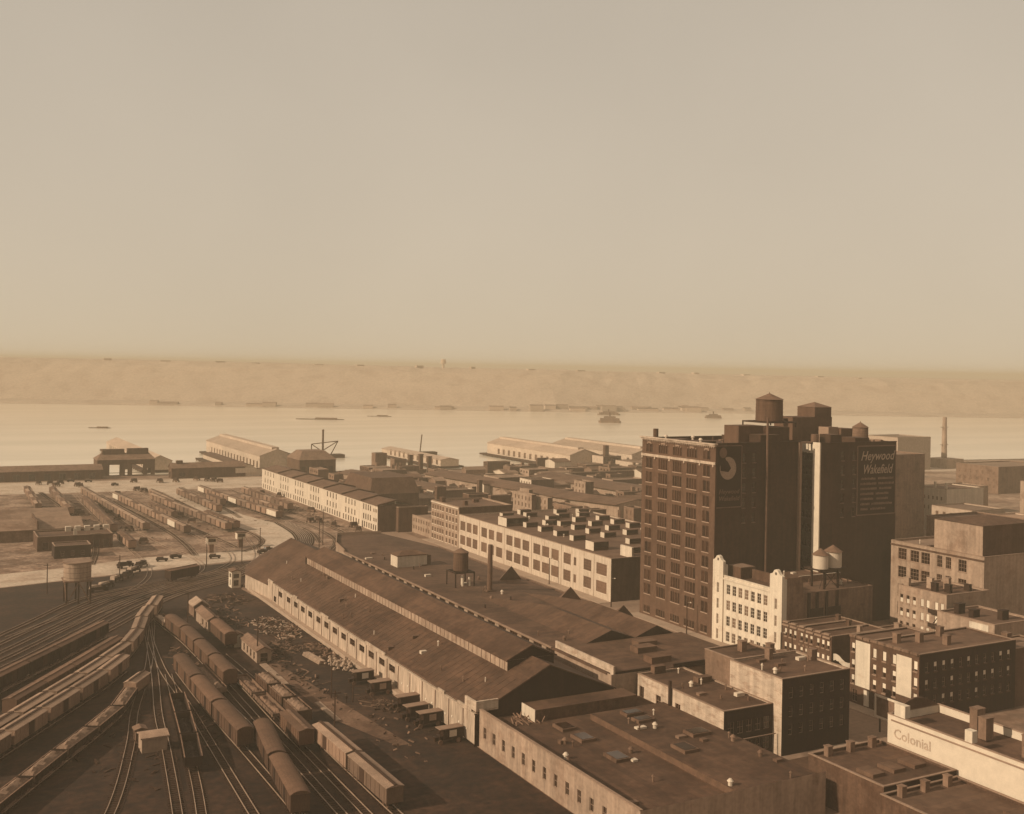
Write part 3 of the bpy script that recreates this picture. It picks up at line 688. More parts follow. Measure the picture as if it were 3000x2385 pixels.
zr_ = lambda x: 13.2 - abs(x - 106.3) * (.415 if x > 106.3 else .475)
r.hexa([(91.0, YN - .35, zr_(91.0)), (106.3, YN - .35, 13.2), (106.3, 345, 13.2), (91.0, 316, zr_(91.0)), (91.0, YN - .35, zr_(91.0) + th), (106.3, YN - .35, 13.2 + th), (106.3, 345, 13.2 + th), (91.0, 316, zr_(91.0) + th)])
r.hexa([(106.3, YN - .35, 13.2), (121.5, YN - .35, zr_(121.5)), (121.5, 346, zr_(121.5)), (106.3, 345, 13.2), (106.3, YN - .35, 13.2 + th), (121.5, YN - .35, zr_(121.5) + th), (121.5, 346, zr_(121.5) + th), (106.3, 345, 13.2 + th)])
ap = (106.3, 345, 13.2 + th)
rim = [(91.0, 316, zr_(91) + th), (90.4, 316.2, 4.75), (88.7, 335.2, 4.7), (92.8, 349.4, 4.5), (101.8, 366.4, 4.5), (117.8, 378.3, 4.9), (116, 361, 5.8), (116, 346, 6.4), (121.5, 346, zr_(121.5) + th)]
for a, b_ in zip(rim, rim[1:]): r.quad([a, b_, ap])
r.build('roof', ['shed tar roof'], s1)
mo = MB(); y0m, y1m = 186.6, 312.0
mo.box(101.0, 111.6, y0m, y1m, 10.6, 13.0, 0)
mo.quad([(101, y0m, 13.0), (111.6, y0m, 13.0), (106.3, y0m, 15.35)], 1); mo.quad([(101, y1m, 13.0), (111.6, y1m, 13.0), (106.3, y1m, 15.35)], 1)  # monitor gables take dark brick as painted shade
mn = mo.build('roof_monitor', ['light tan brick', 'dark brick'], s1)
r = MB()
for xa in (100.6, 112.0): r.hexa([(xa, y0m - .4, 12.86), (106.3, y0m - .4, 15.4), (106.3, y1m, 15.4), (xa, y1m, 12.86), (xa, y0m - .4, 13.1), (106.3, y0m - .4, 15.65), (106.3, y1m, 15.65), (xa, y1m, 13.1)])
r.build('monitor_roof', ['shed tar roof'], mn)
m_ = MB()
for k in range(62): y = y0m + 1 + k * 2.0; m_.box(100.93, 100.99, y, y + .12, 11.0, 12.9)
tag(m_.build('monitor_slats', 'tan brick', mn), kind='stuff')
pbox(mn, 'far_opening', 100.7, 103.2, 311.9, 312.6, 10.2, 13.0, 'dark brick'); pbox(mn, 'painted_shade_panel', 101.1, 111.5, y0m - .04, y0m - .01, 10.6, 12.98, 'dark brick')  # panel over the near monitor end is painted shade
for x, y in ((97.0, 188), (99.2, 266), (95.5, 300), (93.5, 238), (98, 322)): m_ = MB(); m_.cyl(x, y, zr_(x), zr_(x) + 1.1, .12, n=8); m_.build('vent_pipe', 'tank pale', s1)

s2 = thing('freight_shed', 'wide flat tarred freight shed with dark clerestory strip beside the gabled shed', 'building', (121.5, 180, 0))
ZE2 = 9.2
cl = [(y, 7.65, 3.7, 1.15) for y in [205 + k * 5.6 for k in range(23)]]
mb = MB(); wall(mb, 'x-', 121.55, 181, 336, 0, ZE2, tops(cl), 0)
mb.quad([(121.55, 336, 0), (124, 352, 0), (124, 352, ZE2), (121.55, 336, ZE2)]); mb.quad([(124, 352, 0), (131, 371, 0), (131, 371, ZE2), (124, 352, ZE2)]); mb.quad([(131, 371, 0), (147, 369, 0), (147, 369, ZE2), (131, 371, ZE2)])
mb.quad([(147, 369, 0), (156.2, 340, 0), (156.2, 340, 8), (147, 369, ZE2)]); mb.quad([(156.2, 340, 0), (156.2, 180.2, 0), (156.2, 180.2, 8), (156.2, 340, 8)]); mb.quad([(121.55, 181, 0), (156.2, 180.2, 0), (156.2, 180.2, ZE2), (121.55, 181, ZE2)])
mb.build('wall', ['light tan brick'], s2)
for o in cl: window(s2, 'x-', 121.55, *o, nv=4, nh=1, frame='rust metal')
r = MB(); zf = ZE2
r.prism([(121.3, 204), (143.3, 204), (143.3, 262), (143.3, 339), (124, 352), (121.3, 336)], zf - .3, zf); r.prism([(124, 352), (143.3, 339), (147, 369), (131, 371)], zf - .3, zf - .002)
r.hexa([(143.3, 204, zf - .3), (156.4, 204, 7.7), (156.4, 340, 7.7), (143.3, 339, zf - .3), (143.3, 204, zf), (156.4, 204, 8.05), (156.4, 340, 8.05), (143.3, 339, zf)]); r.quad([(143.3, 339, zf), (156.4, 340, 8.05), (147, 369, zf)])
r.prism([(121.3, 182.5), (133, 182.5), (133, 180.2), (156.2, 180.2), (156.2, 203.99), (121.3, 203.99)], zf - .3, zf - .004)
r.build('roof', ['tar roof'], s2)
def fold(xa, xm, xb, za, zp, zb, yf):
    m_ = MB(); m_.quad([(xa, 204, za), (xm, 204, zp), (xm, yf, zp - (.0)), (xa, yf, za)]); m_.quad([(xm, 204, zp), (xb, 204, zb), (xb, yf, zb), (xm, yf, zp)])
    m_.quad([(xa, yf, za), (xm, yf, zp), (xa + .5, yf + 26, za)]); m_.quad([(xm, yf, zp), (xb, yf, zb), (xa + .5, yf + 26, za)])
    o = m_.build('roof_ridge', 'tar roof', s2)
    m_ = MB(); m_.quad([(xa, 203.98, za), (xb, 203.98, zb), (xm, 203.98, zp)]); m_.build('ridge_end', 'dark brick', s2)  # ridge ends coloured dark to paint their shade
fold(130.2, 136.8, 143.2, zf + .02, 11.5, zf + .02, 232); fold(143.3, 149.3, 156.2, zf + .02, 11.4, 8.1, 232)
c = MB(); c.box(121.1, 121.5, 204, 336, ZE2 - .1, ZE2 + .22); c.build('eave_board', 'pale roof', s2)
c = MB()
for a, b_ in (((121.3, 336), (124, 352)), ((124, 352), (131, 371)), ((131, 371), (147, 369))): c.bar((*a, ZE2 + .35), (*b_, ZE2 + .35), .35, 0, 1.0)
c.build('parapet', 'pale brick', s2)
c = MB(); c.box(156.1, 156.6, 204, 340, 7.9, 8.3); c.build('eave_board', 'mid roof', s2)
# front white walls of the flat shed facing the yard
pbox(s2, 'front_parapet', 122.2, 122.6, 181.3, 204, 8.9, 10.7, 'whitewashed brick')
for y in (192.5, 186): pbox(s2, 'wall_panel', 122.1, 122.19, y - 1.6, y + 1.6, 6.7, 9.0, 'whitewashed brick')
m_ = MB(); m_.cyl(136.4, 262.8, zf, zf + 12.6, .75, .62, 12); m_.box(135.2, 137.6, 261.8, 263.8, zf, zf + .35); ch = m_.build('chimney', 'rust metal', s2)
for (x, y, hh) in ((150.5, 276, 3.6), (151.5, 245, 3.3), (152.6, 222, 3.0), (138.8, 332, .0)):
    if hh: 
        m_ = MB(); m_.quad([(x - 4.5, y, zf - .4), (x + 3, y, zf - .4), (x - .3, y, zf + hh)]); m_.quad([(x - 4.5, y, zf - .4), (x - .3, y, zf + hh), (x - 1, y + 5, zf - .4)]); m_.quad([(x + 3, y, zf - .6), (x - .3, y, zf + hh), (x - 1, y + 5, zf - .4)]); m_.build('gable_dormer', 'mid roof', s2)
for x, y in ((133, 249), (136.5, 251), (128, 318), (139, 226), (130, 300), (126, 245)): m_ = MB(); m_.cyl(x, y, zf, zf + .9, .22, n=8); m_.build('vent_pipe', 'dark metal', s2)
# roof cabin and small tank standing on the flat shed
cb = thing('roof_cabin', 'small white-walled cabin with hipped roof on the flat shed roof', 'cabin', (126.6, 304.3, zf))
pbox(cb, 'wall', 126.6, 136.3, 304.3, 309.6, zf, zf + 3.3, 'loft white'); m_ = MB()
pts = [(126.4, 304.1), (136.5, 304.1), (136.5, 309.8), (126.4, 309.8)]
m_.prism(pts, zf + 3.3, zf + 3.55); m_.quad([(126.4, 304.1, zf + 3.55), (136.5, 304.1, zf + 3.55), (133.5, 306.9, zf + 4.6), (129.4, 306.9, zf + 4.6)]); m_.quad([(126.4, 309.8, zf + 3.55), (136.5, 309.8, zf + 3.55), (133.5, 306.9, zf + 4.6), (129.4, 306.9, zf + 4.6)]); m_.quad([(126.4, 304.1, zf + 3.55), (129.4, 306.9, zf + 4.6), (126.4, 309.8, zf + 3.55)]); m_.quad([(136.5, 304.1, zf + 3.55), (133.5, 306.9, zf + 4.6), (136.5, 309.8, zf + 3.55)])
m_.build('roof', 'mid roof', cb); pbox(cb, 'annex', 136.31, 138.0, 305.2, 308, zf, zf + 3.0, 'brown brick')
water_tank('brown wooden water tank on a low frame on the flat shed roof', 132.6, 273.2, zf, 2.15, 5.0, 4.2, 1.2, plat=3.0)
for k, (x, y) in enumerate(((132.6, 271.7), (134.6, 271.6), (133.4, 273.8))): m_ = MB(); m_.cyl(x, y, zf, zf + 2.4, .35, n=8); tag(m_.build('standpipe', 'tank pale', None, None), 'pale upright pipe under the water tank on the flat shed roof', 'pipe', 'pale pipes under the shed tank')

# front annex (low roofs at the foot of the gabled shed)
an = thing('annex_building', 'low flat-roofed annex with pale side wall and skylights below the shed gable', 'building', (91.3, 120, 0))
aw = [(y, 2.1, 1.1, 2.1, dict(nv=2, nh=2)) for y in (176.8, 173.2, 169.6, 166, 162.4, 158.8, 155.2, 151.6, 148, 144.4, 140.8, 137.2)]
mb = MB(); wall(mb, 'x-', 91.3, 128, YN - .55, 0, 6.9, tops(aw), 0); wall(mb, 'y-', 128, 91.3, 127, 0, 6.9, [], 0)
mb.quad([(91.7, 128, 4.7), (91.7, YN - .6, 4.7), (91.7, YN - .6, 6.9), (91.7, 128, 6.9)]); mb.build('wall', ['light tan brick'], an)
for o in aw: window(an, 'x-', 91.3, *o[:4], **o[4])
pbox(an, 'coping', 91.2, 91.8, 128, YN - .6, 6.9, 7.05, 'coping'); r = MB(); r.box(91.7, 127.1, 128.2, YN - .02, 4.4, 4.8); r.build('roof', 'shed tar roof', an)
pbox(an, 'raised_roof', 110.3, 127.0, 128.2, 171.0, 4.81, 5.9, 'rust metal', 'shed tar roof')
bx = pbox(an, 'roof_block', 100.2, 122.8, 174.0, 179.0, 4.81, 7.0, 'brown brick', 'tar roof'); pbox(bx, 'end_wall', 100.1, 100.19, 173.95, 179.0, 4.82, 7.1, 'loft white')
for (x0_, y0_, w_, l_, z_) in ((101.9, 167.0, 3.0, 3.6, 4.8), (101.9, 160.6, 3.0, 3.8, 4.8), (115.2, 169.0 - 2.8, 3.8, 2.4, 5.9), (115.0, 162.2, 3.6, 2.4, 5.9), (119.4, 152, 4, 3, 5.9), (102, 150, 3, 4, 4.8), (113, 146, 3, 4, 5.9)):
    s_ = pbox(an, 'skylight', x0_, x0_ + w_, y0_, y0_ + l_, z_ + .005, z_ + .55, 'mid roof'); m_ = MB(); m_.box(x0_ + .3, x0_ + w_ - .3, y0_ + .3, y0_ + l_ - .3, z_ + .56, z_ + .62); m_.build('pane', 'glass', s_)
m_ = MB()
for k in range(26): x = 95.5 + random.random() * 6; y = 173 + random.random() * 4.5; a = random.random() * 3; l_ = .5 + random.random() * 1.2; m_.bar((x, y, 4.85), (x + l_ * math.cos(a), y + l_ * math.sin(a), 5.0 + random.random() * .8), .16)
tag(m_.build('scrap_pile', 'timber'), 'jumble of scrap boards on the low roof below the shed gable', 'scrap', kind='stuff')

# low corner building with white painted brick wall, and the dark corner block behind it
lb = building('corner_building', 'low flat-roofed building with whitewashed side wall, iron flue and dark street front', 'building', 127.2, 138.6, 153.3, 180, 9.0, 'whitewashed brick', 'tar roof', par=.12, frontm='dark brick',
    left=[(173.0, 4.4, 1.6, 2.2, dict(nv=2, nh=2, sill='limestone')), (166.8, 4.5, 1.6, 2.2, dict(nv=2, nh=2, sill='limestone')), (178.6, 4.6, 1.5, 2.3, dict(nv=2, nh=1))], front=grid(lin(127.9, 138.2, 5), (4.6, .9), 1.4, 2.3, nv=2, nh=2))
m_ = MB(); m_.cyl(126.8, 168.8, 3.0, 10.6, .32); m_.build('flue_pipe', 'dark metal', lb)
pbox(lb, 'awning_rail', 127.5, 138.3, 152.0, 152.2, 3.9, 4.05, 'pale brick')
pbox(lb, 'skylight', 134.2, 137.6, 169.6, 171.2, 9.0, 10.0, 'mid roof')
pbox(lb, 'skylight', 130.2, 133.0, 178.5, 179.8, 9.0, 10.4, 'mid roof')
for (x, y) in ((132, 160), (136, 157)): m_ = MB(); m_.cyl(x, y, 8.9, 9.6, .2); m_.build('vent_pipe', 'rust metal', lb)
pt = thing('light_well', 'sunken dark light well wall in the flat roof beside the white wall', 'wall', (133.5, 180, 9)); m_ = MB(); m_.box(136.0, 151, 179.9, 180.18, 8.9, 10.0); m_.build('wall', 'dark brick', pt)
pbox(s2, 'skylight', 135.6, 140.6, 192, 195, zf, zf + 1.2, 'mid roof'); pbox(s2, 'skylight', 139.0, 144.0, 196.6, 199.2, zf, zf + 1.0, 'mid roof'); pbox(s2, 'skylight', 133.5, 138.5, 184, 187, zf, zf + 1.3, 'mid roof')
db = building('tenement', 'dark brick corner building with a blank whitewashed west wall', 'building', 138.7, 155.5, 151.0, 165.6, 14.0, 'whitewashed brick', 'tar roof', par=.3, frontm='dark brick', left=[], front=grid(lin(139.6, 154.8, 6), (10.3, 6.9, 3.6), 1.0, 2.0, nv=1, nh=2))
rm = building('rear_block', 'flat tarred roof block behind the dark corner building', 'building', 144.0, 156.0, 165.7, 180, 12.2, 'tan brick', 'tar roof', par=.2)
for (x, y, w_) in ((150.5, 176, 1.3), (154.5, 172, 1.2), (152.5, 166.5, 1.5), (154.5, 160, 1.4), (147, 164, .9)): chimney(db if y < 165 else rm, x, y, 12.0 if y > 165.6 else 13.7, w_, 1.4, 2.0, 'tan brick')
# ================================================================== WHITE STUCCO LOFT WITH CURVED PYLONS
wb = thing('white_loft', 'white stucco loft building with two curved pylons and four rows of windows', 'building', (XT, 199.3, 0))
wl = [(y, z, 1.45, 2.55) for z in (12.65, 8.6, 4.55, .6) for y in lin(204.3, 220.6, 7)]
sl_ = [(y, z, .8, 2.6) for z in (12.6, 8.5, 4.5, .6) for y in (223.2, 201.4)]; up = [(y, 16.9, .75, 2.2) for y in (223.2, 201.4)]
mb = MB(); wall(mb, 'x-', XT, 203.6, 221.2, 0, 17.2, tops(wl), 0); wall(mb, 'x-', XT - .35, 199.3, 203.6, 0, 20.0, tops([o for o in sl_ + up if o[0] < 210]), 0); wall(mb, 'x-', XT - .35, 221.2, 225.3, 0, 20.0, tops([o for o in sl_ + up if o[0] > 210]), 0)
for y in (203.6, 221.2): mb.quad([(XT - .35, y, 0), (XT + .001, y, 0), (XT + .001, y, 20.0), (XT - .35, y, 20.0)])
for ya, yb in ((199.3, 203.6), (221.2, 225.3)):
    yc = (ya + yb) / 2; hw = (yb - ya) / 2
    pr = [(-1, 0), (1, 0), (1, .75), (.92, .95), (.62, 1.15), (.42, 1.6), (.30, 2.0), (0, 2.25), (-.30, 2.0), (-.42, 1.6), (-.62, 1.15), (-.92, .95), (-1, .75)]
    a = [(XT - .35, yc + hw * p[0], 20.0 + p[1]) for p in pr]; b_ = [(XT + .5, yc + hw * p[0], 20.0 + p[1]) for p in pr]
    mb.quad(a); mb.quad(b_)
    for k in range(len(pr)): j = (k + 1) % len(pr); mb.quad([a[k], a[j], b_[j], b_[k]])
    mb.box(XT - .34, XT + 1.2, ya + .01, yb - .01, 17.0, 19.99)
mb.quad([(XT - .35, 199.3, 0), (XT + 1.2, 199.3, 0), (XT + 1.2, 199.3, 20.0), (XT - .35, 199.3, 20.0)])
mb.build('wall', ['white stucco'], wb)
for ya in (201.45, 223.25): m_ = MB(); m_.quad([(XT - .37, ya + .32 * math.cos(2 * math.pi * k / 14), 21.2 + .38 * math.sin(2 * math.pi * k / 14)) for k in range(14)]); m_.build('round_opening', 'dark metal', wb)
for o in wl: window(wb, 'x-', XT, *o, nv=2, nh=3, frame='white frame', glass='hazy glass' if random.random() < .3 else 'glass')
for o in sl_ + up: window(wb, 'x-', XT - .35, *o, nv=2, nh=2, frame='white frame', glass='hazy glass')
for z in (16.4, 12.0): pass
c = MB(); c.box(XT - .28, XT - .005, 203.61, 221.19, 16.3, 16.75); c.build('cornice', 'white stucco', wb)
c = MB(); c.box(XT - .12, XT + .35, 203.61, 221.19, 17.2, 17.4); c.build('coping', 'white stucco', wb)
m_ = MB(); wall(m_, 'y-', 199.32, XT + 1.2, 189.2, 0, 20.3);  m_.box(184.0, 213.3, 199.9, 200.2, 0, 16.2)
m_.quad([(213.3, 199.9, 0), (213.3, 225, 0), (213.3, 225, 16.2), (213.3, 199.9, 16.2)]); m_.build('rear_wing', 'tan brick', wb)
for x in (191.2, 193.9, 197.0, 200.5): pbox(wb, 'dark_pilaster', x, x + .8, 199.6, 199.88, 3, 16.1, 'dark brick')
for a, b_ in ((191.9, 196.2), (197.6, 202.0)): pbox(wb, 'window_band', a, b_, 199.5, 199.59, 9.0, 12.2, 'dark brick')
r = MB(); r.box(XT + 1.3, 213.2, 200.3, 225, 15.6, 15.9); r.build('roof', 'mid roof', wb); r = MB(); r.box(189.3, 190.0, 203.3, 224.8, 15.9, 19.0); r.box(184.2, 189.2, 204, 221, 15.9, 16.6); r.build('bulkhead', 'brown brick', wb)
pbox(wb, 'stair_house', 185.6, 190.4, 218.0, 223.0, 15.9, 19.6, 'brown brick', 'pale roof')
pbox(wb, 'rear_parapet', 199, 213.4, 211, 211.35, 15.9, 17.6, 'tan brick', 'limestone')
c = MB(); c.hexa([(190, 200.0, 19.9), (190.5, 200.0, 19.9), (213.2, 224.5, 16.0), (212.6, 224.5, 16.0), (190, 200, 20.2), (190.5, 200, 20.2), (213.2, 224.5, 16.3), (212.6, 224.5, 16.3)])
# twin tanks on a shared iron tower
def at_y(px, py, Y): return ony(px, py, Y)
tx0, tz0 = ony(1728, 1180, 204); tx1, _ = ony(1757, 1180, 204)
tt = thing('tank_tower', 'iron tower on the white loft roof carrying two pale tanks', 'tower', ((tx0 + tx1) / 2, 204.5, 15.9))
zp = ony(1740, 1195, 204)[1]
m_ = MB(); cx = (tx0 + tx1) / 2; m_.box(cx - 4.6, cx + 4.6, 201.9, 207.4, zp - .35, zp); m_.build('platform', 'dark metal', tt)
for sx in (-2.6, 2.0):
    for y in (202.4, 206.8): m_ = MB(); m_.box(cx + sx - .22, cx + sx + .22, y - .22, y + .22, 15.9, zp - .35); m_.build('leg', 'dark metal', tt)
for p in (((cx - 2.6, 202.4, 16), (cx + 2, 202.4, zp - .5)), ((cx + 2, 202.5, 16), (cx - 2.6, 202.5, zp - .5)), ((cx - 4.2, 202.4, 16.2), (cx - 2.6, 202.4, zp - .6)), ((cx + 4, 202.4, 16.2), (cx + 2.1, 202.4, zp - .6))): m_ = MB(); m_.bar(*p, .12); m_.build('brace', 'dark metal', tt)
for lab, x, y, r_, h_ in (('smaller pale tank at the left on the iron tower of the white loft', cx - 2.4, 204.0, 1.9, 3.4), ('larger pale pointed-roof tank at the right on the iron tower of the white loft', cx + 2.2, 204.4, 2.15, 3.9)):
    t = thing('water_tank', lab, 'water tank', (x, y, zp)); m_ = MB(); m_.cyl(x, y, zp, zp + h_, r_, n=24); m_.build('tank', 'tank pale', t)
    m_ = MB(); m_.cyl(x, y, zp + h_, zp + h_ + 1.6, r_ * 1.15, .08, 24); m_.build('tank_roof', 'tank roof', t)

# ================================================================== ROW HOUSES ALONG THE AVENUE
for i, lab in enumerate(('brown brick row house joined to the white loft pylon', 'brown brick row house in the middle of the short row below the white loft', 'brown brick row house at the open end of the short row, beside the dark gap')):
    y1 = 199.25 - i * 5.36; y0 = y1 - 5.34
    t = building('row_house', lab, 'house', XT, 200, y0, y1, 10.0, 'brown brick', 'tar roof', par=.25, group='short row of brown brick houses',
        left=grid(lin(y0 + .3, y1 - .3, 3), (6.9, 3.6, .6), .85, 1.9, nv=1, nh=2, sill='pale brick', blind=(.45, .95) if i != 1 else (.6, .95)))
    for k in range(2):
        yc = y0 + 5.34 * (k + .5) / 2; m_ = MB(); m_.box(XT - .45, XT - .005, yc - 1.15, yc + 1.15, 9.35, 9.75); m_.box(XT - .4, XT + .3, yc - .8, yc + .8, 10.15, 10.5); m_.build('cornice', 'pale brick', t)
    if i == 1:
        for k in range(4): m_ = MB(); yk = y0 + .8 + k * 1.2; m_.box(XT - .14, XT - .01, yk, yk + .8, 5.75, 6.2); m_.build('sign_panel', 'tan brick', t)
    chimney(t, 196.5 - i * 2, y0 + 1.0, 9.7, .8, 1.0, 1.6, 'pale brick' if i == 2 else 'brown brick')
XR = 175.0
t = building('tenement', 'narrow brick tenement with one tall blank white painted panel on the avenue', 'building', XR, 192, 164.25, 170, 14.2, 'brown brick', 'mid roof', par=.3,
    left=[(169.1, z, .9, 1.9, dict(sill='pale brick', blind=(.4, .95))) for z in (10.9, 7.4, 4.2)] + [(168.6, .5, 1.5, 2.6, dict(nv=2, nh=2)), (165.4, .8, 1.3, 2.2, dict(nv=1, nh=1))])
pbox(t, 'white_panel', XR - .1, XR - .01, 164.35, 168.35, 4.0, 13.5, 'white stucco')
for k in range(3): m_ = MB(); yc = 165.2 + k * 1.9; m_.box(XR - .45, XR + .35, yc - .85, yc + .85, 14.0, 14.55); m_.build('cornice', 'tan brick', t)
m_ = MB(); m_.box(XR - .12, XR - .02, 164.5, 165.9, .35, 3.6); m_.build('door_surround', 'white frame', t)
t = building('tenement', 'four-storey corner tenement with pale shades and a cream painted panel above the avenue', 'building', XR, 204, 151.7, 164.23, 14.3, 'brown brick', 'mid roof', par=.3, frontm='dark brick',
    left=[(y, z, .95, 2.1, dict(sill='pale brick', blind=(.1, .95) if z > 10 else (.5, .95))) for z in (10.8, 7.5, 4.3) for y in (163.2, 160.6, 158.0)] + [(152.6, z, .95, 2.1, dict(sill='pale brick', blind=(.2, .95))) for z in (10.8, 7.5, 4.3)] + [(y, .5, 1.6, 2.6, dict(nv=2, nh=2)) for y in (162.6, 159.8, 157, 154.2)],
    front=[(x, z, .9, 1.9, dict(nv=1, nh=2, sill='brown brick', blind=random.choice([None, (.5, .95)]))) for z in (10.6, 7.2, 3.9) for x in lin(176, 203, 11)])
pbox(t, 'cream_panel', XR - .1, XR - .01, 153.5, 157.35, 5.2, 13.2, 'limestone')
for k in range(6): m_ = MB(); yc = 152.8 + k * 2.08; m_.box(XR - .45, XR + .35, yc - .95, yc + .95, 14.1, 14.6); m_.build('cornice', 'tan brick', t)
for (x, y) in ((179.5, 161.5), (184.5, 160), (188, 156), (193, 162)): chimney(t, x, y, 14.0, 1.2, 1.2, 1.9, 'tan brick')
pbox(t, 'roof_house', 177.2, 180.2, 164.6 - 2, 164.1, 14.0, 17, 'brown brick', 'mid roof') if False else None
# white washing hung across the gap
wt = thing('washing', 'white sheet hung out in the dark gap between the brown row houses and the tenement', 'laundry', (178.5, 175.5, 6))
m_ = MB()
for k in range(8): a, b_ = k / 8, (k + 1) / 8; f = lambda s: (177.5 + 2.6 * s, 177.3 - 4.4 * s, 8.2 - 2.2 * s + .35 * math.sin(s * 9)); p, q = f(a), f(b_); m_.hexa([(p[0], p[1], p[2] - 1.5), (q[0], q[1], q[2] - 1.3), (q[0] + .05, q[1] + .05, q[2] - 1.3), (p[0] + .05, p[1] + .05, p[2] - 1.5), p, q, (q[0] + .05, q[1] + .05, q[2]), (p[0] + .05, p[1] + .05, p[2])])
m_.build('sheet', 'white stucco', wt); m_ = MB(); m_.bar((175.3, 181.5, 8.6), (182.8, 170, 6.2), .05); m_.build('line', 'dark metal', wt)

# building group right of the tower
ft = building('tenement', 'tan three-storey tenement with white window shades behind the avenue houses', 'building', 213, 228, 177, 191.4, 18.0, 'light tan brick', 'mid roof', par=.3,
    left=[(onx(*ZK(px, 1150), 213)[0], z, .95, 2.0, dict(sill='pale brick', blind=(.05, .55) if px < 400 else (.1, .95))) for z in (13.9, 10.6, 7.3, 4) for px in (197, 286, 375, 485, 565, 685, 765)])
for (x, y, h_) in ((218, 186, 2.6), (221, 183.5, 2.8), (216, 183, 2.0), (217.5, 180.3, 2.0), (214.5, 190, 2.2), (224, 180, 1.6)): chimney(ft, x, y, 17.6, .9, 1.6, h_, 'light tan brick' if h_ > 2.1 else 'dark brick')
fe = MB()
for z in (9.9, 13.2): fe.box(212.0, 212.95, 178.0, 181.5, z, z + .08); fe.box(211.98, 212.06, 178, 181.5, z + .09, z + 1.0)
fe.bar((212.4, 181, 9.9), (212.4, 178.4, 13.2), .3, 0, .08); fe.build('fire_escape', 'dark metal', ft)
rt = building('tenement', 'brick house with a bright blank side wall right of the tan tenement', 'building', 208, 222, 160, 175.4, 15.2, 'light tan brick', 'mid roof', par=.3)
pbox(rt, 'white_panel', 207.9, 207.99, 161.5, 166.5, 5.5, 14.8, 'white stucco')
for (x, y, h_) in ((212, 172.5, 2.2), (212, 168.5, 1.6), (216, 164, 2.0)): chimney(rt, x, y, 14.9, 2.2, 1.3, h_, 'dark brick')
lo = building('low_house', 'low house with flat roof and chimneys in front of the tan tenement', 'house', 203, 212.5, 172, 190, 8.6, 'tan brick', 'mid roof', par=.25, left=grid(lin(173, 189, 7), (5.1, 1.6), .9, 1.8, nh=2, blind=(.3, .95)))
for (x, y) in ((206, 178), (207, 186), (208, 174)): chimney(lo, x, y, 8.4, 1.0, 1.5, 1.7, 'pale brick')
pbox(lo, 'white_board', 205, 205.2, 176.4, 177.8, 8.4, 10.2, 'white stucco')
lo2 = building('low_house', 'low brown house behind the corner tenement roofs', 'house', 204.2, 216, 152, 159.8, 12.3, 'brown brick', 'pale roof', par=.25)
chimney(lo2, 208, 157, 12, 1.5, 1.5, 2.2, 'tan brick')
yw = lambda px, py=600: onx(*ZK(px, py), 240)[0]
bl = []
for a, b_ in ((150, 265), (320, 440), (470, 592), (690, 765), (812, 890), (990, 1105)):
    ya, yb = yw(b_), yw(a); bl += [((ya + yb) / 2, z, yb - ya, 3.1, dict(nv=3, nh=3, sill='pale brick')) for z in (18.6, 13.6, 8.6, 3.6)]
bg_ = building('loft_building', 'broad tan loft building with large sash windows right of the tower', 'building', 240, 285, 188, 218.5, 23.4, 'light tan brick', 'pale roof', par=.5, left=bl)
pbox(bg_, 'cornice', 239.7, 239.99, 188, 218.5, 22.2, 22.6, 'brown brick')
bb = building('block_house', 'plain brown block rising from the roof of the tan loft building', 'building', 240.6, 262, 189, 204.3, 31.2, 'light tan brick', 'brown brick', z0=22.8, par=0.02, frontm='brown brick')
m_ = MB(); m_.quad([(240.3, 188.8, 31.25), (262.2, 188.8, 31.25), (251, 196, 32.8)]); m_.quad([(240.3, 204.5, 31.25), (262.2, 204.5, 31.25), (251, 196, 32.8)]); m_.quad([(240.3, 188.8, 31.25), (240.3, 204.5, 31.25), (251, 196, 32.8)]); m_.quad([(262.2, 188.8, 31.25), (262.2, 204.5, 31.25), (251, 196, 32.8)]); m_.build('hipped_top', 'brown brick', bb)
m_ = MB()
for k in range(7): chimney(bg_, 250 + k * 2.2, 209 + (k % 3), 22.9, 1.0, 1.2, 1.2 + .4 * (k % 2), 'brown brick')
building('rear_shop', 'low brown building with row of vents behind the tan loft building', 'building', 286, 310, 215, 246, 24.5, 'tan brick', 'mid roof', par=.4)
building('warehouse', 'massive plain brown warehouse seen past the right edge of the tower', 'building', 335, 382, 330, 372, 35.6, 'tan brick', 'pale roof', par=.4)
ww = building('warehouse', 'square white-walled warehouse with roof posts in the haze right of the tower', 'building', 400, 424, 333.2, 350.4, 19.2, 'loft white', 'mid roof', par=.4, left=grid(lin(335, 349, 6), (14, 9.5), .9, 1.6, glass='hazy glass', nh=2))
for y in (334, 340, 347): pbox(ww, 'roof_post', 400.5, 401.3, y, y + .8, 19.3, 22.0, 'loft white')
cb_ = thing('chimney_stack', 'tall slender factory chimney with iron arms in the haze at right', 'chimney', (680, 569.6, 0))
m_ = MB(); m_.cyl(680, 569.6, 0, 38, 2.3, 1.5, 12); m_.build('shaft', 'light tan brick', cb_)
for z in (30.2, 17.0): m_ = MB(); m_.box(676, 684, 569.3, 569.9, z, z + .35); m_.build('arm', 'tan brick', cb_)
m_ = MB(); m_.box(672, 690, 560, 578, 0, 7); m_.build('base_house', 'light tan brick', cb_)
rnd = random.Random(5)
k_ = 0
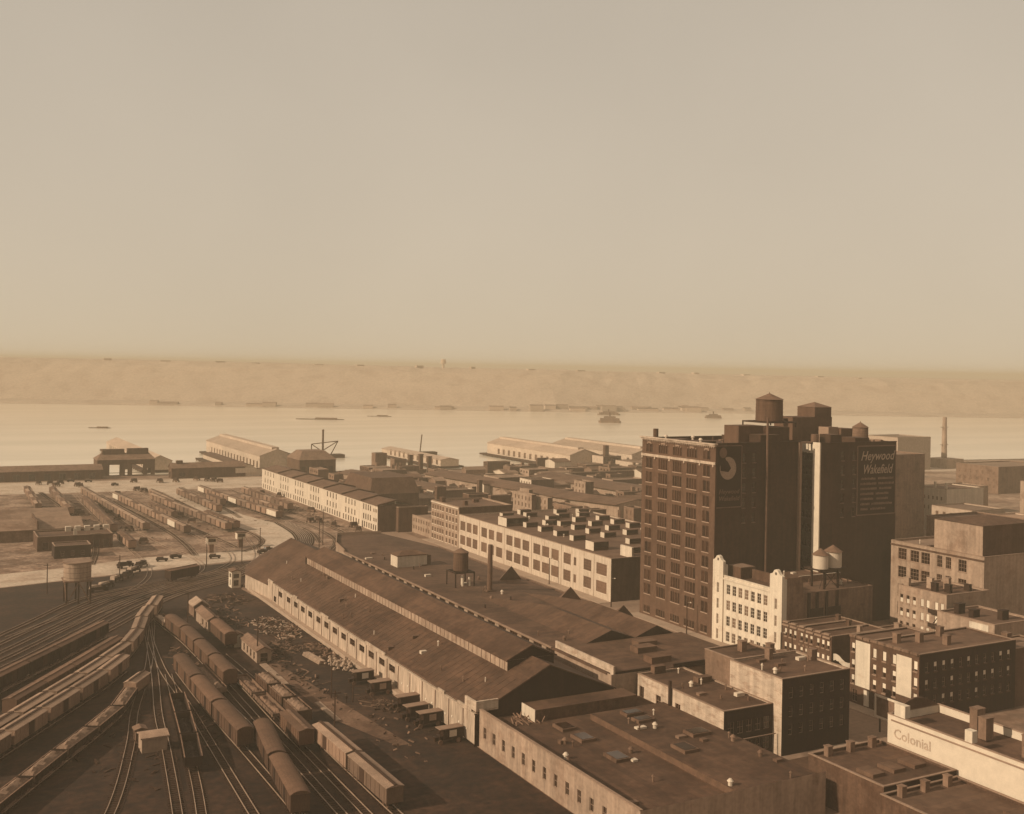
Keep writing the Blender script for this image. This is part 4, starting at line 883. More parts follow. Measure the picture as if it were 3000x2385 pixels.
for (x, y, w_, d_, h_, lab) in ((620, 560, 34, 30, 24, 'long faint building on the river bank behind the haze'), (470, 470, 40, 30, 20, 'hazy flat-roofed block beyond the brown warehouse'), (430, 400, 26, 18, 13, 'hazy low block beside the white-walled warehouse'), (455, 372, 22, 16, 14, 'hazy tan block at the right edge below the chimney'), (350, 262, 30, 22, 16, 'low rear block with pale roof beyond the tan loft'), (318, 236, 20, 10, 15, 'narrow rear block left of the hipped top'), (375, 300, 20, 20, 15, 'small block in front of the white-walled warehouse'), (520, 520, 40, 24, 26, 'faint tall block by the river'), (560, 430, 50, 30, 16, 'faint flat block at the far right'), (480, 330, 40, 26, 18, 'hazy block beyond the right edge of the tan loft'), (400, 250, 40, 30, 20, 'rear block past the right edge of the tan loft'), (700, 470, 60, 30, 20, 'faint block at the far right below the bluff'), (330, 205, 34, 24, 19, 'rear brick block at the right edge of the street'), (300, 150, 30, 30, 15, 'brick block at the far right of the street')):
    building('far_block', lab, 'building', x, x + w_, y, y + d_, h_, rnd.choice(['tan brick', 'light tan brick', 'far wall']), 'far roof', par=.4, left=grid(lin(y + 1, y + d_ - 1, max(3, int(d_ / 4))), [z for z in range(3, int(h_) - 3, 4)], 1.4, 2.0, glass='hazy glass', nh=2), group='hazy blocks right of the tower')

# low dark blocks filling the corner between the annex and the curved-parapet building
for nm_, x0_, x1_, y0_, y1_, h_, rm_ in (('low dark-roofed shop in the front corner below the dark corner building', 129.5, 145.6, 118.5, 134.5, 7.2, 'tar roof'), ('second low dark-roofed shop in the bottom corner beside the pale painted wall', 128.5, 145.4, 98, 118.2, 6.4, 'mid roof')):
    q_ = building('shop_building', nm_, 'building', x0_, x1_, y0_, y1_, h_, 'brown brick', rm_, par=.4, frontm='dark brick', group='low shops in the front corner')
    for k in range(3): pbox(q_, 'skylight', x0_ + 2 + k * 4.6, x0_ + 4.6 + k * 4.6, y0_ + 4, y0_ + 7.5, h_ - .4, h_ + .2, 'mid roof'); chimney(q_, x0_ + 3 + k * 5, y1_ - 1.4, h_ - .4, 1.0, 1.0, 1.6, 'tan brick')
# shop with painted sign at the lower right
cs = building('shop_building', 'pale building with curved parapet and the faded painted word Colonial on its wall', 'building', 146.0, 158.5, 96, 133, 12.0, 'limestone', 'tar roof', par=1.3)
yc_, zc_ = onx(1688.9 + 730 * .2642, 1149.9 + 1490 * .2642, 146); text_part(cs, 'Colonial', 'x-', 146.0, yc_, zc_, 2.3, 'faint paint', name='painted_word', align='LEFT')
pbox(cs, 'wall_band', 145.88, 145.99, 98, 132.2, 11.05, 11.3, 'pale brick')
m_ = MB(); pr = [(131.5, 12.1), (131.5, 13.3), (129.6, 13.3), (129.2, 12.1)]
m_.prism([(146, 131.6), (147.2, 131.6), (147.2, 129.3), (146, 129.3)], 12.15, 14.2); m_.build('parapet_block', 'white stucco', cs)
m_ = MB()
for k in range(12):
    s = k / 12; s2_ = (k + 1) / 12; z = lambda q: 12.15 + 1.9 * (q ** 1.6); y_ = 133 ; m_.hexa([(147.3 + 10.5 * (s), 132.6, 12.1), (147.3 + 10.5 * s2_, 132.6, 12.1), (147.3 + 10.5 * s2_, 133, 12.1), (147.3 + 10.5 * s, 133, 12.1), (147.3 + 10.5 * s, 132.6, 12.2 + 1.8 * math.sin(s * 3.14)), (147.3 + 10.5 * s2_, 132.6, 12.2 + 1.8 * math.sin(s2_ * 3.14)), (147.3 + 10.5 * s2_, 133, 12.2 + 1.8 * math.sin(s2_ * 3.14)), (147.3 + 10.5 * s, 133, 12.2 + 1.8 * math.sin(s * 3.14))])
m_.build('curved_parapet', 'brown brick', cs)
for (x, y, w_) in ((153, 119, 1.8), (156, 123, 2.0), (151.5, 110, 1.5)): chimney(cs, x, y, 11, w_, 1.5, 3.4, 'tan brick')
pbox(cs, 'parapet_post', 146, 147.2, 116.0, 117.4, 12.15, 14.0, 'white stucco'); pbox(cs, 'parapet_post', 146, 147.2, 103.0, 104.4, 12.15, 14.0, 'white stucco')
bb_ = thing('billboard', 'dark street billboard with a white frame behind the pale curved-parapet building', 'billboard', (165.5, 152.5, 0))
pbox(bb_, 'panel', 165.3, 165.5, 147.6, 153.6, 3.2, 7.0, 'tan brick'); m_ = MB(); m_.box(165.1, 165.29, 147.4, 153.8, 6.95, 7.35); m_.box(165.1, 165.29, 147.4, 153.8, 2.9, 3.25); m_.box(165.1, 165.29, 153.4, 153.8, 3.26, 6.94); m_.box(165.1, 165.29, 147.4, 147.8, 3.26, 6.94); m_.build('frame', 'white stucco', bb_)
for y in (148.4, 152.8): pbox(bb_, 'post', 165.6, 165.85, y, y + .25, 0, 6.5, 'dark metal')

# ================================================================== WHITE FACTORY WITH ROOF SKYLIGHTS
fr = [(275.7, 281.5), (284.4, 288.8), (293.2, 294.7), (296.5, 300.9), (304.0, 308.6), (310.1, 314.7), (316.0, 320.6), (323.6, 328.2), (329.6, 334.2), (335.5, 340.0), (343.1, 347.6), (349.5, 353.6), (355.1, 359.6), (362.7, 366.7), (367.9, 371.9), (373.1, 377.4)]
fl = []
for a, b_ in fr:
    for z in (7.3, 1.9):
        if b_ - a < 2 : fl.append(((a + b_) / 2, z + .3, b_ - a, 2.6, dict(nv=2, nh=4, glass='hazy glass')))
        else: fl.append(((a + b_) / 2, z, b_ - a, 3.5, dict(nv=5, nh=4, glass='hazy glass', sill='limestone')))
fa = building('factory', 'long white factory with big sash windows and rows of skylights on its roof', 'building', XT, 236, 273.4, 378.6, 13.0, 'factory white', 'mid roof', par=.35, left=fl, frontm='brown brick')  # front wall browned to paint the shade on it
for y in (282.9, 302.4, 321.9, 341.6, 361.2): pbox(fa, 'wall_rib', XT - .14, XT - .005, y - .15, y + .15, 0, 12.9, 'factory white')
def skybox(t, x, y, w, l, z, h): 
    s_ = pbox(t, 'roof_skylight', x, x + w, y, y + l, z, z + h, 'brown brick', 'mid roof'); pbox(s_, 'end_wall', x - .05, x - .005, y, y + l, z, z + h, 'loft white'); pbox(s_, 'glazing', x + .3, x + w - .3, y - .04, y - .005, z + h * .35, z + h - .2, 'glass')  # sunlit end painted white, the rest brown for painted shade
zf2 = 12.65
for cx_, y0_, n_, st in ((191.3, 308.8, 4, 10.7), (200.5, 343.0, 1, 10), (204.5, 310.3, 4, 9.6), (215.2, 312.6, 4, 11.2), (225.6, 326, 3, 10.0), (207.6, 353, 1, 10), (204.2, 364, 1, 1), (214.5, 357, 1, 1), (223.3, 356.6, 1, 1), (233 - 4, 318, 1, 1), (195, 366, 1, 1), (220, 368, 1, 1), (229, 366, 1, 1), (206, 372, 1, 1), (226, 307, 1, 1)):
    for k in range(n_): skybox(fa, cx_, y0_ + k * st, 4.8, 2.4, zf2, 1.75)
skybox(fa, 186.9, 289.5, 5.6, 4.8, zf2, 2.7); skybox(fa, 196, 281, 5, 2.4, zf2, 1.75); skybox(fa, 208, 284, 5, 2.4, zf2, 1.75); skybox(fa, 185.6, 345.2, 9.0, 6.5, zf2, 3.0); skybox(fa, 187.5, 354, 8, 1.2, zf2, 2.2); skybox(fa, 205, 296, 5, 2.4, zf2, 1.75); skybox(fa, 216, 299, 5, 2.4, zf2, 1.75)
pbox(fa, 'party_wall', 190.5, 191.2, 273.8, 280, zf2, zf2 + 3.2, 'loft white')
water_tank('small dark water tank on stilts behind the factory skylights', 225.5, 297, zf2, 1.6, 2.6, 1.8, .8)
ap_ = building('apartment_house', 'five-storey pale brick apartment house at the far end of the white factory', 'building', XT, 206, 378.8, 404.6, 15.6, 'light tan brick', 'mid roof', par=.5, frontm='brown brick',  # brown front carries painted shade
    left=grid(lin(379.6, 391.2, 4) + lin(392.2, 404.2, 5), (12.4, 9.4, 6.4, 3.4, .6), 1.5, 1.8, nv=2, nh=2, sill='loft white', glass='hazy glass'))
pbox(ap_, 'cornice', XT - .35, XT - .005, 378.9, 404.5, 14.9, 15.4, 'loft white'); chimney(ap_, 190, 388, 15.1, 1.5, 1.5, 1.6); chimney(ap_, 198, 395, 15.1, 2.5, 1.5, 1.2); chimney(ap_, 186, 401, 15.1, 1.5, 2.5, 1.8)
building('low_house', 'small pale three-storey house left of the apartment house', 'house', XT, 200, 404.7, 426.5, 7.2, 'light tan brick', 'pale roof', par=.3, left=grid(lin(405.5, 426, 8), (4.6, 1.6), 1.0, 1.6, nh=2, glass='hazy glass'))

# ================================================================== LONG WHITE LOFT BY THE FREIGHT TRACKS
secs = [427.2, 447, 471.5, 497, 521.5, 546.5, 572.5, 603]
XL = 168.5
for i in range(7):
    ya, yb = secs[i], secs[i + 1]; mid = (ya + yb) / 2; n_ = 4
    ws = lin(ya + 5.5, yb - 3.5, 4) if i else lin(ya + 7, yb - 2, 4)
    t = thing('warehouse', ('pale two-tier warehouse section with dark end wall, nearest of the long row by the tracks', 'second section from the near end of the long pale warehouse row', 'third section from the near end of the long pale warehouse row', 'middle section of the long pale warehouse row by the tracks', 'fifth section from the near end of the long pale warehouse row', 'last but one section of the long pale warehouse row', 'farthest section of the long pale warehouse row, beside the waterfront avenue')[i], 'building', (XL, ya, 0), 'sections of the long pale warehouse row')
    L_ = [(y, z, 1.15, 2.5, dict(nv=1, nh=2)) for z in (7.8, 3.7) for y in ws] + [(y, .4, 1.2, 2.4, dict(nv=1, nh=1)) for y in lin(ya + .8, yb - .8, 7)]
    if i == 0: L_ += [(y, z, .9, 1.5, dict(nv=1, nh=2, glass='hazy glass')) for z in (8.0, 4.1) for y in (428.6, 430.2, 431.8)]
    mb = MB(); wall(mb, 'x-', XL, ya, yb - .01, 0, 10.9, tops(L_)); xr_ = 184.5; wall(mb, 'x+', xr_, ya, yb - .01, 0, 10.9)
    for y in ((ya,) if i else ()) + (yb - .01,): mb.quad([(XL, y, 0), (xr_, y, 0), (xr_, y, 10.9), (176.5, y, 12.7), (XL, y, 10.9)])
    if i == 0: mb.quad([(XL, ya, 0), (xr_, ya, 0), (xr_, ya, 10.9), (176.5, ya, 11.6), (XL, ya, 10.9)], 1)  # near end wall: shade painted in with the brown material
    mb.build('wall', ['loft white', 'brown brick'], t)
    for o in L_: window(t, 'x-', XL, *o[:4], **o[4])
    r = MB(); r.quad([(XL - .3, ya, 10.85), (176.5, ya, 12.7), (176.5, yb - .3, 12.7), (XL - .3, yb - .3, 10.85)]); r.quad([(xr_ + .3, ya, 10.85), (176.5, ya, 12.7), (176.5, yb - .3, 12.7), (xr_ + .3, yb - .3, 10.85)]); r.build('roof', 'mid roof', t)
    c = MB(); c.bar((XL - .1, ya + .15, 11.2), (176.5, ya + .15, 13.0), .35, 0, .7); c.bar((176.5, ya + .15, 13.0), (xr_, ya + .15, 11.2), .35, 0, .7); c.build('fire_wall', 'brown brick', t)
building('corner_block', 'dark brown corner block closing the near end of the long pale warehouse row', 'building', 176.6, 190, 424.2, 427.1, 10.3, 'brown brick', 'mid roof', par=.3)
da = thing('hip_roofed_hall', 'big dark hip-roofed hall rising behind the pale warehouse row', 'building', (186, 480, 0))
pbox(da, 'wall', 186.5, 211, 482, 520, 0, 9.0, 'brown brick'); m_ = MB(); lo_ = [(186, 481.5), (211.5, 481.5), (211.5, 520.5), (186, 520.5)]; hi_ = [(188.5, 486), (209.5, 486), (209.5, 516), (188.5, 516)]
for k in range(4): j = (k + 1) % 4; m_.quad([(*lo_[k], 9.0), (*lo_[j], 9.0), (*hi_[j], 16.3), (*hi_[k], 16.3)])
m_.quad([(*p, 16.3) for p in hi_]); m_.build('roof', 'brown brick', da)

# ================================================================== LOW CITY BLOCKS BETWEEN FACTORY AND RIVER
def cbox(name, label, corner, rx, lx, z1, wallm='tan brick', roofm='mid roof', front='brown brick', Z=Z3, win=True, par=.4, gh='hazy glass', fwin=False):  # brown fronts paint shade on the side away from the sun
    c = Z(*corner); x0, y0 = at(c[0], c[1], z1); x1 = max(x0 + 2, ony(Z(rx, corner[1])[0], c[1], y0)[0]); y1 = max(y0 + 2, onx(Z(lx, corner[1])[0], c[1], x0)[0])
    L_ = grid(lin(y0 + .6, y1 - .6, max(1, int((y1 - y0) / 3.2))), [z for z in (z1 - 3.2, z1 - 6.4, z1 - 9.6) if z > .3], 1.2, 1.9, nh=2, glass=gh) if win else []
    F_ = grid(lin(x0 + .6, x1 - .6, max(1, int((x1 - x0) / 3.2))), [z for z in (z1 - 3.2, z1 - 6.4, z1 - 9.6) if z > .3], 1.1, 1.8, nh=2) if fwin else []
    return building(name, label, 'building', x0, x1, y0, y1, z1, wallm, roofm, par=par, frontm=front, left=L_, front=F_)
cbox('brick_block', 'dark brown block just beyond the pale apartment house', (180 - 85, 862), 180, 70, 13.5, 'brown brick')
cbox('brick_block', 'dark brown block with a long shaded front behind the apartment house', (385, 935), 575, 330, 11.5, 'brown brick', 'mid roof')
cbox('brick_block', 'tall dark brown block behind the factory skylights at left', (585, 945), 772, 560, 12.5, 'brown brick', 'brown brick')
cbox('brick_block', 'brown block with tan roof and cluttered chimneys behind the factory', (300, 1035), 600, 262, 13.6, 'brown brick', 'pale roof')
cbox('gabled_house', 'pale house with small windows and dark end beyond the factory skylights', (960, 935), 1000, 790, 9.5, 'light tan brick', 'pale roof')
cbox('gabled_house', 'small pale house with shaded end right of the first pale house', (1105, 965), 1150, 985, 8.5, 'light tan brick', 'brown brick')
cbox('brick_block', 'square tan block with blank wall in the middle distance left of the tower', (1450, 818), 1525, 1345, 11.5, 'light tan brick', 'mid roof')
cbox('brick_block', 'dark gabled block in the middle distance left of the square tan block', (955, 800), 1165, 850, 9.0, 'loft white', 'brown brick')
cbox('brick_block', 'brown low block just behind the factory skylights near the tower', (1320, 1045), 1425, 1160, 9.0, 'tan brick', 'brown brick')
cbox('brick_block', 'small brown block left of the tower beyond the skylights', (1500, 1075), 1640, 1440, 7.0, 'tan brick', 'mid roof')
cbox('brick_block', 'brown block touching the left edge of the tower', (1890, 1060), 1985, 1800, 8.0, 'tan brick', 'brown brick')
cbox('brick_block', 'small dark block beside the long eaves line left of the tower', (480, 800), 500, 460, 9.5, 'brown brick', 'mid roof')
cbox('brick_block', 'small dark block in front of the long freight shed', (935, 890), 965, 850, 9.0, 'light tan brick', 'brown brick')
cbox('brick_block', 'dark peaked block in front of the covered pier', (1010, 600), 1110, 1000, 9.0, 'brown brick', 'brown brick')
cbox('brick_block', 'dark low block beside the peaked block near the piers', (940, 650), 1000, 935, 7.5, 'brown brick', 'brown brick')
cbox('brick_block', 'small tan block at the foot of the covered pier', (760, 680), 870, 700, 6.5, 'tan brick', 'mid roof')
cbox('market_block', 'low block with broad striped roof short of the piers', (1010, 745), 1960, 985, 7.0, 'loft white', 'pale roof', win=False)
cbox('market_block', 'flat pale-roofed block in front of the striped roof', (660, 780), 940, 520, 7.5, 'light tan brick', 'pale roof')
cbox('market_block', 'flat pale block left of the long freight shed', (60, 900), 440, 0, 6.5, 'loft white', 'pale roof')
cbox('market_block', 'flat pale block beside the square tan block', (1000, 900), 1340, 930, 6.0, 'light tan brick', 'pale roof')
cbox('market_block', 'long flat block in front of the tower edge', (1530, 990), 1960, 1440, 5.0, 'light tan brick', 'mid roof')
m_ = cbox('market_block', 'pale flat roof with a bright skylight left of the tower', (1700, 800), 1990, 1600, 8.0, 'light tan brick', 'pale roof', win=False)
# long freight sheds with deep eaves and posts
def long_shed(label, pts, wid, h, rise, post=8.0):
    t = thing('freight_shed', label, 'building', (pts[0][0], pts[0][1], 0))
    w_ = MB(); r = MB(); ps = smooth(pts, 12)
    for a, b_ in zip(ps, ps[1:]):
        w_.quad([(a[0], a[1], 0), (b_[0], b_[1], 0), (b_[0], b_[1], h), (a[0], a[1], h)]); w_.quad([(a[0] + wid, a[1], 0), (b_[0] + wid, b_[1], 0), (b_[0] + wid, b_[1], h), (a[0] + wid, a[1], h)])
        for (o0, z0_, o1, z1_) in ((-1.5, h - .3, wid / 2, h + rise), (wid + 1.5, h - .3, wid / 2, h + rise)):
            r.hexa([(a[0] + o0, a[1], z0_), (b_[0] + o0, b_[1], z0_), (b_[0] + o1, b_[1], z1_), (a[0] + o1, a[1], z1_), (a[0] + o0, a[1], z0_ + .3), (b_[0] + o0, b_[1], z0_ + .3), (b_[0] + o1, b_[1], z1_ + .3), (a[0] + o1, a[1], z1_ + .3)])
    for a in (ps[0], ps[-1]): w_.quad([(a[0], a[1], 0), (a[0] + wid, a[1], 0), (a[0] + wid, a[1], h), (a[0] + wid / 2, a[1], h + rise), (a[0], a[1], h)])
    w_.build('wall', 'light tan brick', t); r.build('roof', 'mid roof', t)
    for i, p in enumerate(smooth(pts, post)): 
        if i % 2: m2 = MB(); m2.box(p[0] - .25, p[0] - .02, p[1] - 1.7, p[1] + 1.7, .6, h * .62); m2.build('bay_door', 'brown brick', t)
    return t
long_shed('long curved freight shed with dark eaves running from the river to the factory', [(262, 590), (268, 540), (273, 497), (278, 455), (288, 425)], 20, 6.6, 1.6)
long_shed('second long freight shed behind the square tan block', [(316, 558), (319, 515), (324, 458), (334, 415)], 26, 6.6, 1.4)
long_shed('low freight shed with pale roof near the three stacks', [(222, 628), (232, 560), (238, 520)], 16, 5, 1.2)
for k, (x, y, h_, lab) in enumerate(((280.4, 655, 11.4, 'left'), (285.5, 650, 12.2, 'middle'), (290.6, 648, 10.8, 'right'))):
    t = thing('brick_stack', f'short dark brick stack, {lab} of the three by the waterfront', 'chimney', (x, y, 0), 'three stacks by the waterfront'); m_ = MB(); m_.box(x - 1.2, x + 1.2, y - 1.2, y + 1.2, 0, h_); m_.box(x - 1.45, x + 1.45, y - 1.45, y + 1.45, h_, h_ + .5); m_.build('shaft', 'brown brick', t)
for (x, y, h_, lab) in ((262, 690, 12, 'square elevator house left of the three stacks'), (268, 672, 9.5, 'low elevator house beside the three stacks')):
    building('elevator_house', lab, 'building', x, x + 8, y - 20, y - 13, h_, 'tan brick', 'mid roof', par=.3)
rnd = random.Random(33); placed = []
for k in range(1500):
    if len(placed) >= 84: break
    x = rnd.uniform(205, 420); y = rnd.uniform(440, 648) - max(0, x - 300) * .3; w_ = rnd.uniform(6, 22); d_ = rnd.uniform(6, 18)
    if any(x < a + c + 2 and a < x + w_ + 2 and y < b + e + 2 and b < y + d_ + 2 for a, b, c, e in placed) or (180 < x + w_ and x < 214 and 475 < y + d_ and y < 525) or y + d_ > shore(x) - 14: continue
    placed.append((x, y, w_, d_)); h_ = rnd.uniform(3, 7.5)
    if k % 3 == 0: gable_shed('low_block', 'low pale-roofed block in the hazy crowd between the long warehouse and the piers', 'building', x, x + w_, y, y + d_, h_, h_ + 1.6, rnd.choice(['loft white', 'tan brick', 'light tan brick']), rnd.choice(['pale roof', 'mid roof']), axis='x', group='hazy low blocks by the piers')
    else:
        t = building('low_block', 'low flat block in the hazy crowd between the long warehouse and the piers', 'building', x, x + w_, y, y + d_, h_, rnd.choice(['loft white', 'tan brick', 'light tan brick', 'brown brick']), rnd.choice(['pale roof', 'pale roof', 'mid roof']), par=.3, group='hazy low flat blocks by the piers', left=grid(lin(y + 1, y + d_ - 1, max(2, int(d_ / 4))), [h_ - 2.4], 1.5, 1.4, nh=1), frontm='brown brick')
        for q in range(rnd.randint(0, 3)): chimney(t, x + rnd.uniform(1, w_ - 1), y + rnd.uniform(1, d_ - 1), h_ - .3, rnd.uniform(.8, 2), rnd.uniform(.8, 2), rnd.uniform(1, 2.4), 'tan brick')
# ================================================================== PIERS AND WATERFRONT
def pierdeck(t, x0, x1, y0, y1):
    pbox(t, 'deck', x0 - 4, x1 + 4, y0, y1 + 6, -1.0, .25, 'tie wood')
    m2 = MB()
    for y in range(int(y0), int(y1) + 6, 8):
        for x in (x0 - 3.5, x1 + 3.5): m2.cyl(x, y, -5, -1.0, .35, n=6)
    tag(m2.build('piles', 'tie wood', t), kind='stuff')
def pier(label, x0, x1, y0, y1, ze, zp, tower=True, wallm='pier wall', mon=True):
    t = gable_shed('pier_shed', label, 'pier', x0, x1, y0, y1, ze, zp, wallm, 'pier roof', z0=.25, left=[(y, 1.0, 3.4, 4.2, dict(nv=2, nh=1, glass='hazy glass')) for y in [y0 + 6 + k * 8.5 for k in range(int((y1 - y0 - 10) / 8.5))]])
    pierdeck(t, x0, x1, y0, y1)
    if mon: xm = (x0 + x1) / 2; pbox(t, 'roof_monitor', xm - 2.4, xm + 2.4, y0 + 5, y1 - 3, zp - .8, zp + 1.0, 'pier wall', 'pier roof')
    return t
pier('faint covered pier with a pointed end far out at the left', 128, 143, 722, 900, 6, 9.5, mon=False)
p2 = pier('long covered pier with bright side wall running out left of centre', 195.5, 219, 706, 858, 9, 13.2)
low = gable_shed('pier_shed', 'low dark-roofed pier shed beside the long covered pier', 'pier', 180, 190, 700, 800, 3.2, 4.6, 'pier wall', 'brown brick', z0=.25); pierdeck(low, 180, 190, 700, 800)
pier('covered pier with many pale doors in front of the river at centre right', 403, 427, 657, 785, 8.6, 12.5)
hd = building('waterfront_house', 'dark-fronted pier head building with small cupola at centre right', 'building', 421, 436, 642, 656.5, 8.5, 'pier wall', 'brown brick', par=.3, front=grid(lin(422, 435, 4), (4.8, 1.2), 1.8, 2.2), frontm='brown brick')
pbox(hd, 'cupola', 424, 427, 644, 647, 8.2, 16, 'brown brick')
pier('farther covered pier just left of the tower top', 444, 470, 640, 752, 9.5, 13.5)
building('pier_shed', 'low pale-roofed shed at the foot of the farther pier', 'building', 430, 452, 612, 640, 6, 'pier wall', 'pale roof', par=.2)
pier('flat faint pier beyond the three stacks', 318, 332, 690, 800, 4.5, 6, mon=False)
wm_ = thing('waterfront_warehouse', 'dark hip-roofed warehouse at the foot of the long covered pier', 'building', (212, 673, 0))
pbox(wm_, 'wall', 212, 236, 673, 700, 0, 8.6, 'brown brick'); m_ = MB(); lo_ = [(211.5, 672.5), (236.5, 672.5), (236.5, 700.5), (211.5, 700.5)]; hi_ = [(216, 680), (231, 680), (231, 693), (216, 693)]
for k in range(4): j = (k + 1) % 4; m_.quad([(*lo_[k], 8.6), (*lo_[j], 8.6), (*hi_[j], 13.8), (*hi_[k], 13.8)])
m_.quad([(*p, 13.8) for p in hi_]); m_.build('roof', 'tan brick', wm_)
for k in range(5): pbox(wm_, 'bay_door', 213.2 + k * 4.6, 215.8 + k * 4.6, 672.9, 672.99, .2, 4.4, 'dark brick')
gable_shed('ferry_shed', 'long low brown shed on the waterfront avenue at the left edge', 'building', 18, 94.5, 678, 692, 5.6, 8.2, 'brown brick', 'tan brick', axis='x', front=[(x, .3, 3.6, 3.8, dict(nv=2, nh=1)) for x in lin(20, 93, 9)])
ob = thing('ferry_house', 'tall brown open-fronted ferry house with twin roof boxes at left', 'building', (94, 695, 0))
mb = MB(); wall(mb, 'y-', 696, 94, 127.5, 0, 9.6, [(101.0, 106.8, .3, 6.6), (110.0, 111.5, .3, 3.6), (114.2, 120.4, .3, 6.6), (123, 125.2, .3, 4.2)], 0, .6); wall(mb, 'x-', 94, 696, 712, 0, 9.6); wall(mb, 'x+', 127.5, 696, 712, 0, 9.6); wall(mb, 'y+', 712, 94, 127.5, 0, 9.6, [(95, 126, .3, 8)], 0, .6); mb.build('wall', 'brown brick', ob)
r = MB(); r.quad([(93.5, 695.5, 9.6), (128, 695.5, 9.6), (125, 703.5, 13.2), (97, 703.5, 13.2)]); r.quad([(93.5, 712.5, 9.6), (128, 712.5, 9.6), (125, 703.5, 13.2), (97, 703.5, 13.2)]); r.quad([(93.5, 695.5, 9.6), (93.5, 712.5, 9.6), (97, 703.5, 13.2)]); r.quad([(128, 695.5, 9.6), (128, 712.5, 9.6), (125, 703.5, 13.2)]); r.build('roof', 'tan brick', ob)
pbox(ob, 'roof_box', 97.5, 110.3, 701.6, 705.4, 12.6, 15.6, 'brown brick'); pbox(ob, 'roof_box', 112.2, 124.5, 701.6, 705.4, 12.6, 15.9, 'brown brick')
cbs = gable_shed('freight_house', 'brown gabled freight house with a ridge lantern on the waterfront avenue', 'building', 132, 176, 668, 677, 6.2, 8.8, 'brown brick', 'tan brick', axis='x', left=[(672.5, .3, 4, 3.6, dict(nv=1, nh=1))], front=[(138.5, 1.0, 3.6, 2.6, dict(nv=2, nh=1))])
pbox(cbs, 'lantern', 135.5, 139.2, 671.2, 673.8, 8.5, 10.4, 'brown brick'); m_ = MB(); m_.box(170, 183, 667.4, 667.9, 2.2, 5.2); m_.build('white_boards', 'loft white', cbs)
building('wharf_shed', 'low brown shed between the freight house and the warehouse', 'building', 176.4, 200, 668, 676, 4.2, 'loft white', 'brown brick', par=.1)
for (x, y, h_, lab) in ((270, 800, 20, 'tall dock crane mast beyond the waterfront warehouse'), (350, 800, 15, 'thin leaning dock mast beyond the three stacks')):
    t = thing('dock_crane', lab, 'crane', (x, y, 0)); m_ = MB(); m_.bar((x, y, -4), (x + (2 if h_ < 18 else 0), y, h_), 1.2 if h_ > 18 else .7); m_.build('mast', 'brown brick', t)
    if h_ > 18:
        for p in (((x - 9, y, 9), (x, y, 3)), ((x - 9, y, 9), (x - 9, y, 0)), ((x + 12, y, 11), (x, y, 4)), ((x + 12, y, 11), (x + 6, y, 0)), ((x - 9, y, 9), (x + 12, y, 11))): m_ = MB(); m_.bar(*p, .6); m_.build('boom', 'brown brick', t)
        pbox(t, 'lighter', x - 16, x + 16, y - 5, y + 5, -2, 1.0, 'tie wood')
    else: pbox(t, 'lighter', x - 14, x + 14, y - 4, y + 4, -2, 1.2, 'tie wood')
def boat(label, x, y, l, w_, h_, kind='ferry', rz=0.0):
    t = thing('ferry_boat' if kind == 'ferry' else 'barge', label, 'boat', (x, y, -1.6), rz=rz)
    m_ = MB(); hull = [(-l / 2, 0), (-l * .42, -w_ / 2), (l * .42, -w_ / 2), (l / 2, 0), (l * .42, w_ / 2), (-l * .42, w_ / 2)]; m_.prism(hull, -1, h_ * .22); m_.build('hull', 'tan brick' if kind == 'ferry' else 'brown brick', t, (0, 0, 0))
    if kind == 'ferry':
        m_ = MB(); m_.box(-l * .42, l * .42, -w_ * .42, w_ * .42, h_ * .221, h_ * .5); m_.build('deckhouse', 'tan brick', t, (0, 0, 0)); m_ = MB(); m_.box(-l * .25, l * .25, -w_ * .3, w_ * .3, h_ * .501, h_ * .72); m_.build('upper_deck', 'tan brick', t, (0, 0, 0))
        m_ = MB(); m_.cyl(0, 0, h_ * .722, h_ * 1.15, w_ * .1, n=10); m_.build('funnel', 'brown brick', t, (0, 0, 0))
    else: m_ = MB(); m_.box(-l * .1, l * .35, -w_ * .3, w_ * .3, h_ * .221, h_ * .7); m_.build('cargo', 'tan brick', t, (0, 0, 0))
    return t
RZ = -R(28)
boat('double-ended ferry crossing the river, the nearer one left of the tower tank', 806, 1215, 30, 11, 12, rz=RZ)
boat('fainter ferry close to the far shore left of the tower tank', 1050, 1302, 26, 10, 9, rz=RZ)
boat('long low tow of barges on the open river left of centre', 452, 1352, 62, 8, 3.4, 'barge', rz=RZ)
boat('short low barge beyond the long tow', 560, 1420, 34, 6, 2.6, 'barge', rz=RZ)
boat('small low barge at the far left of the river', 166, 1216, 24, 6, 2.2, 'barge', rz=RZ)
boat('tug with deckhouse off the far shore left of the ferries', 940, 1420, 36, 9, 8, rz=RZ)
rnd = random.Random(9)
for k in range(34):
    x = 330 + k * 44 + rnd.uniform(-26, 26) if k < 20 else 900 + (k - 20) * 26 + rnd.uniform(-12, 12)
    y = fshore(x) + rnd.uniform(3, 12) + (0 if k < 20 else 22); w_ = rnd.uniform(9, 34); h_ = rnd.uniform(4, 9) if x > 850 else rnd.uniform(3, 6)
    t = thing('shore_shed', 'hazy low shed on the far shore below the bluff', 'building', (x, y, -.5), 'sheds along the far shore', rz=-R(23))
    m_ = MB(); m_.box(-w_ / 2, w_ / 2, 0, 14, 0, h_); m_.build('wall', 'far wall', t, (0, 0, 0)); m_ = MB(); m_.hexa([(-w_ / 2, 0, h_), (w_ / 2, 0, h_), (w_ / 2, 14, h_), (-w_ / 2, 14, h_), (-w_ / 2, 6, h_ + 2), (w_ / 2, 6, h_ + 2), (w_ / 2, 8, h_ + 2), (-w_ / 2, 8, h_ + 2)]); m_.build('roof', 'far roof', t, (0, 0, 0))
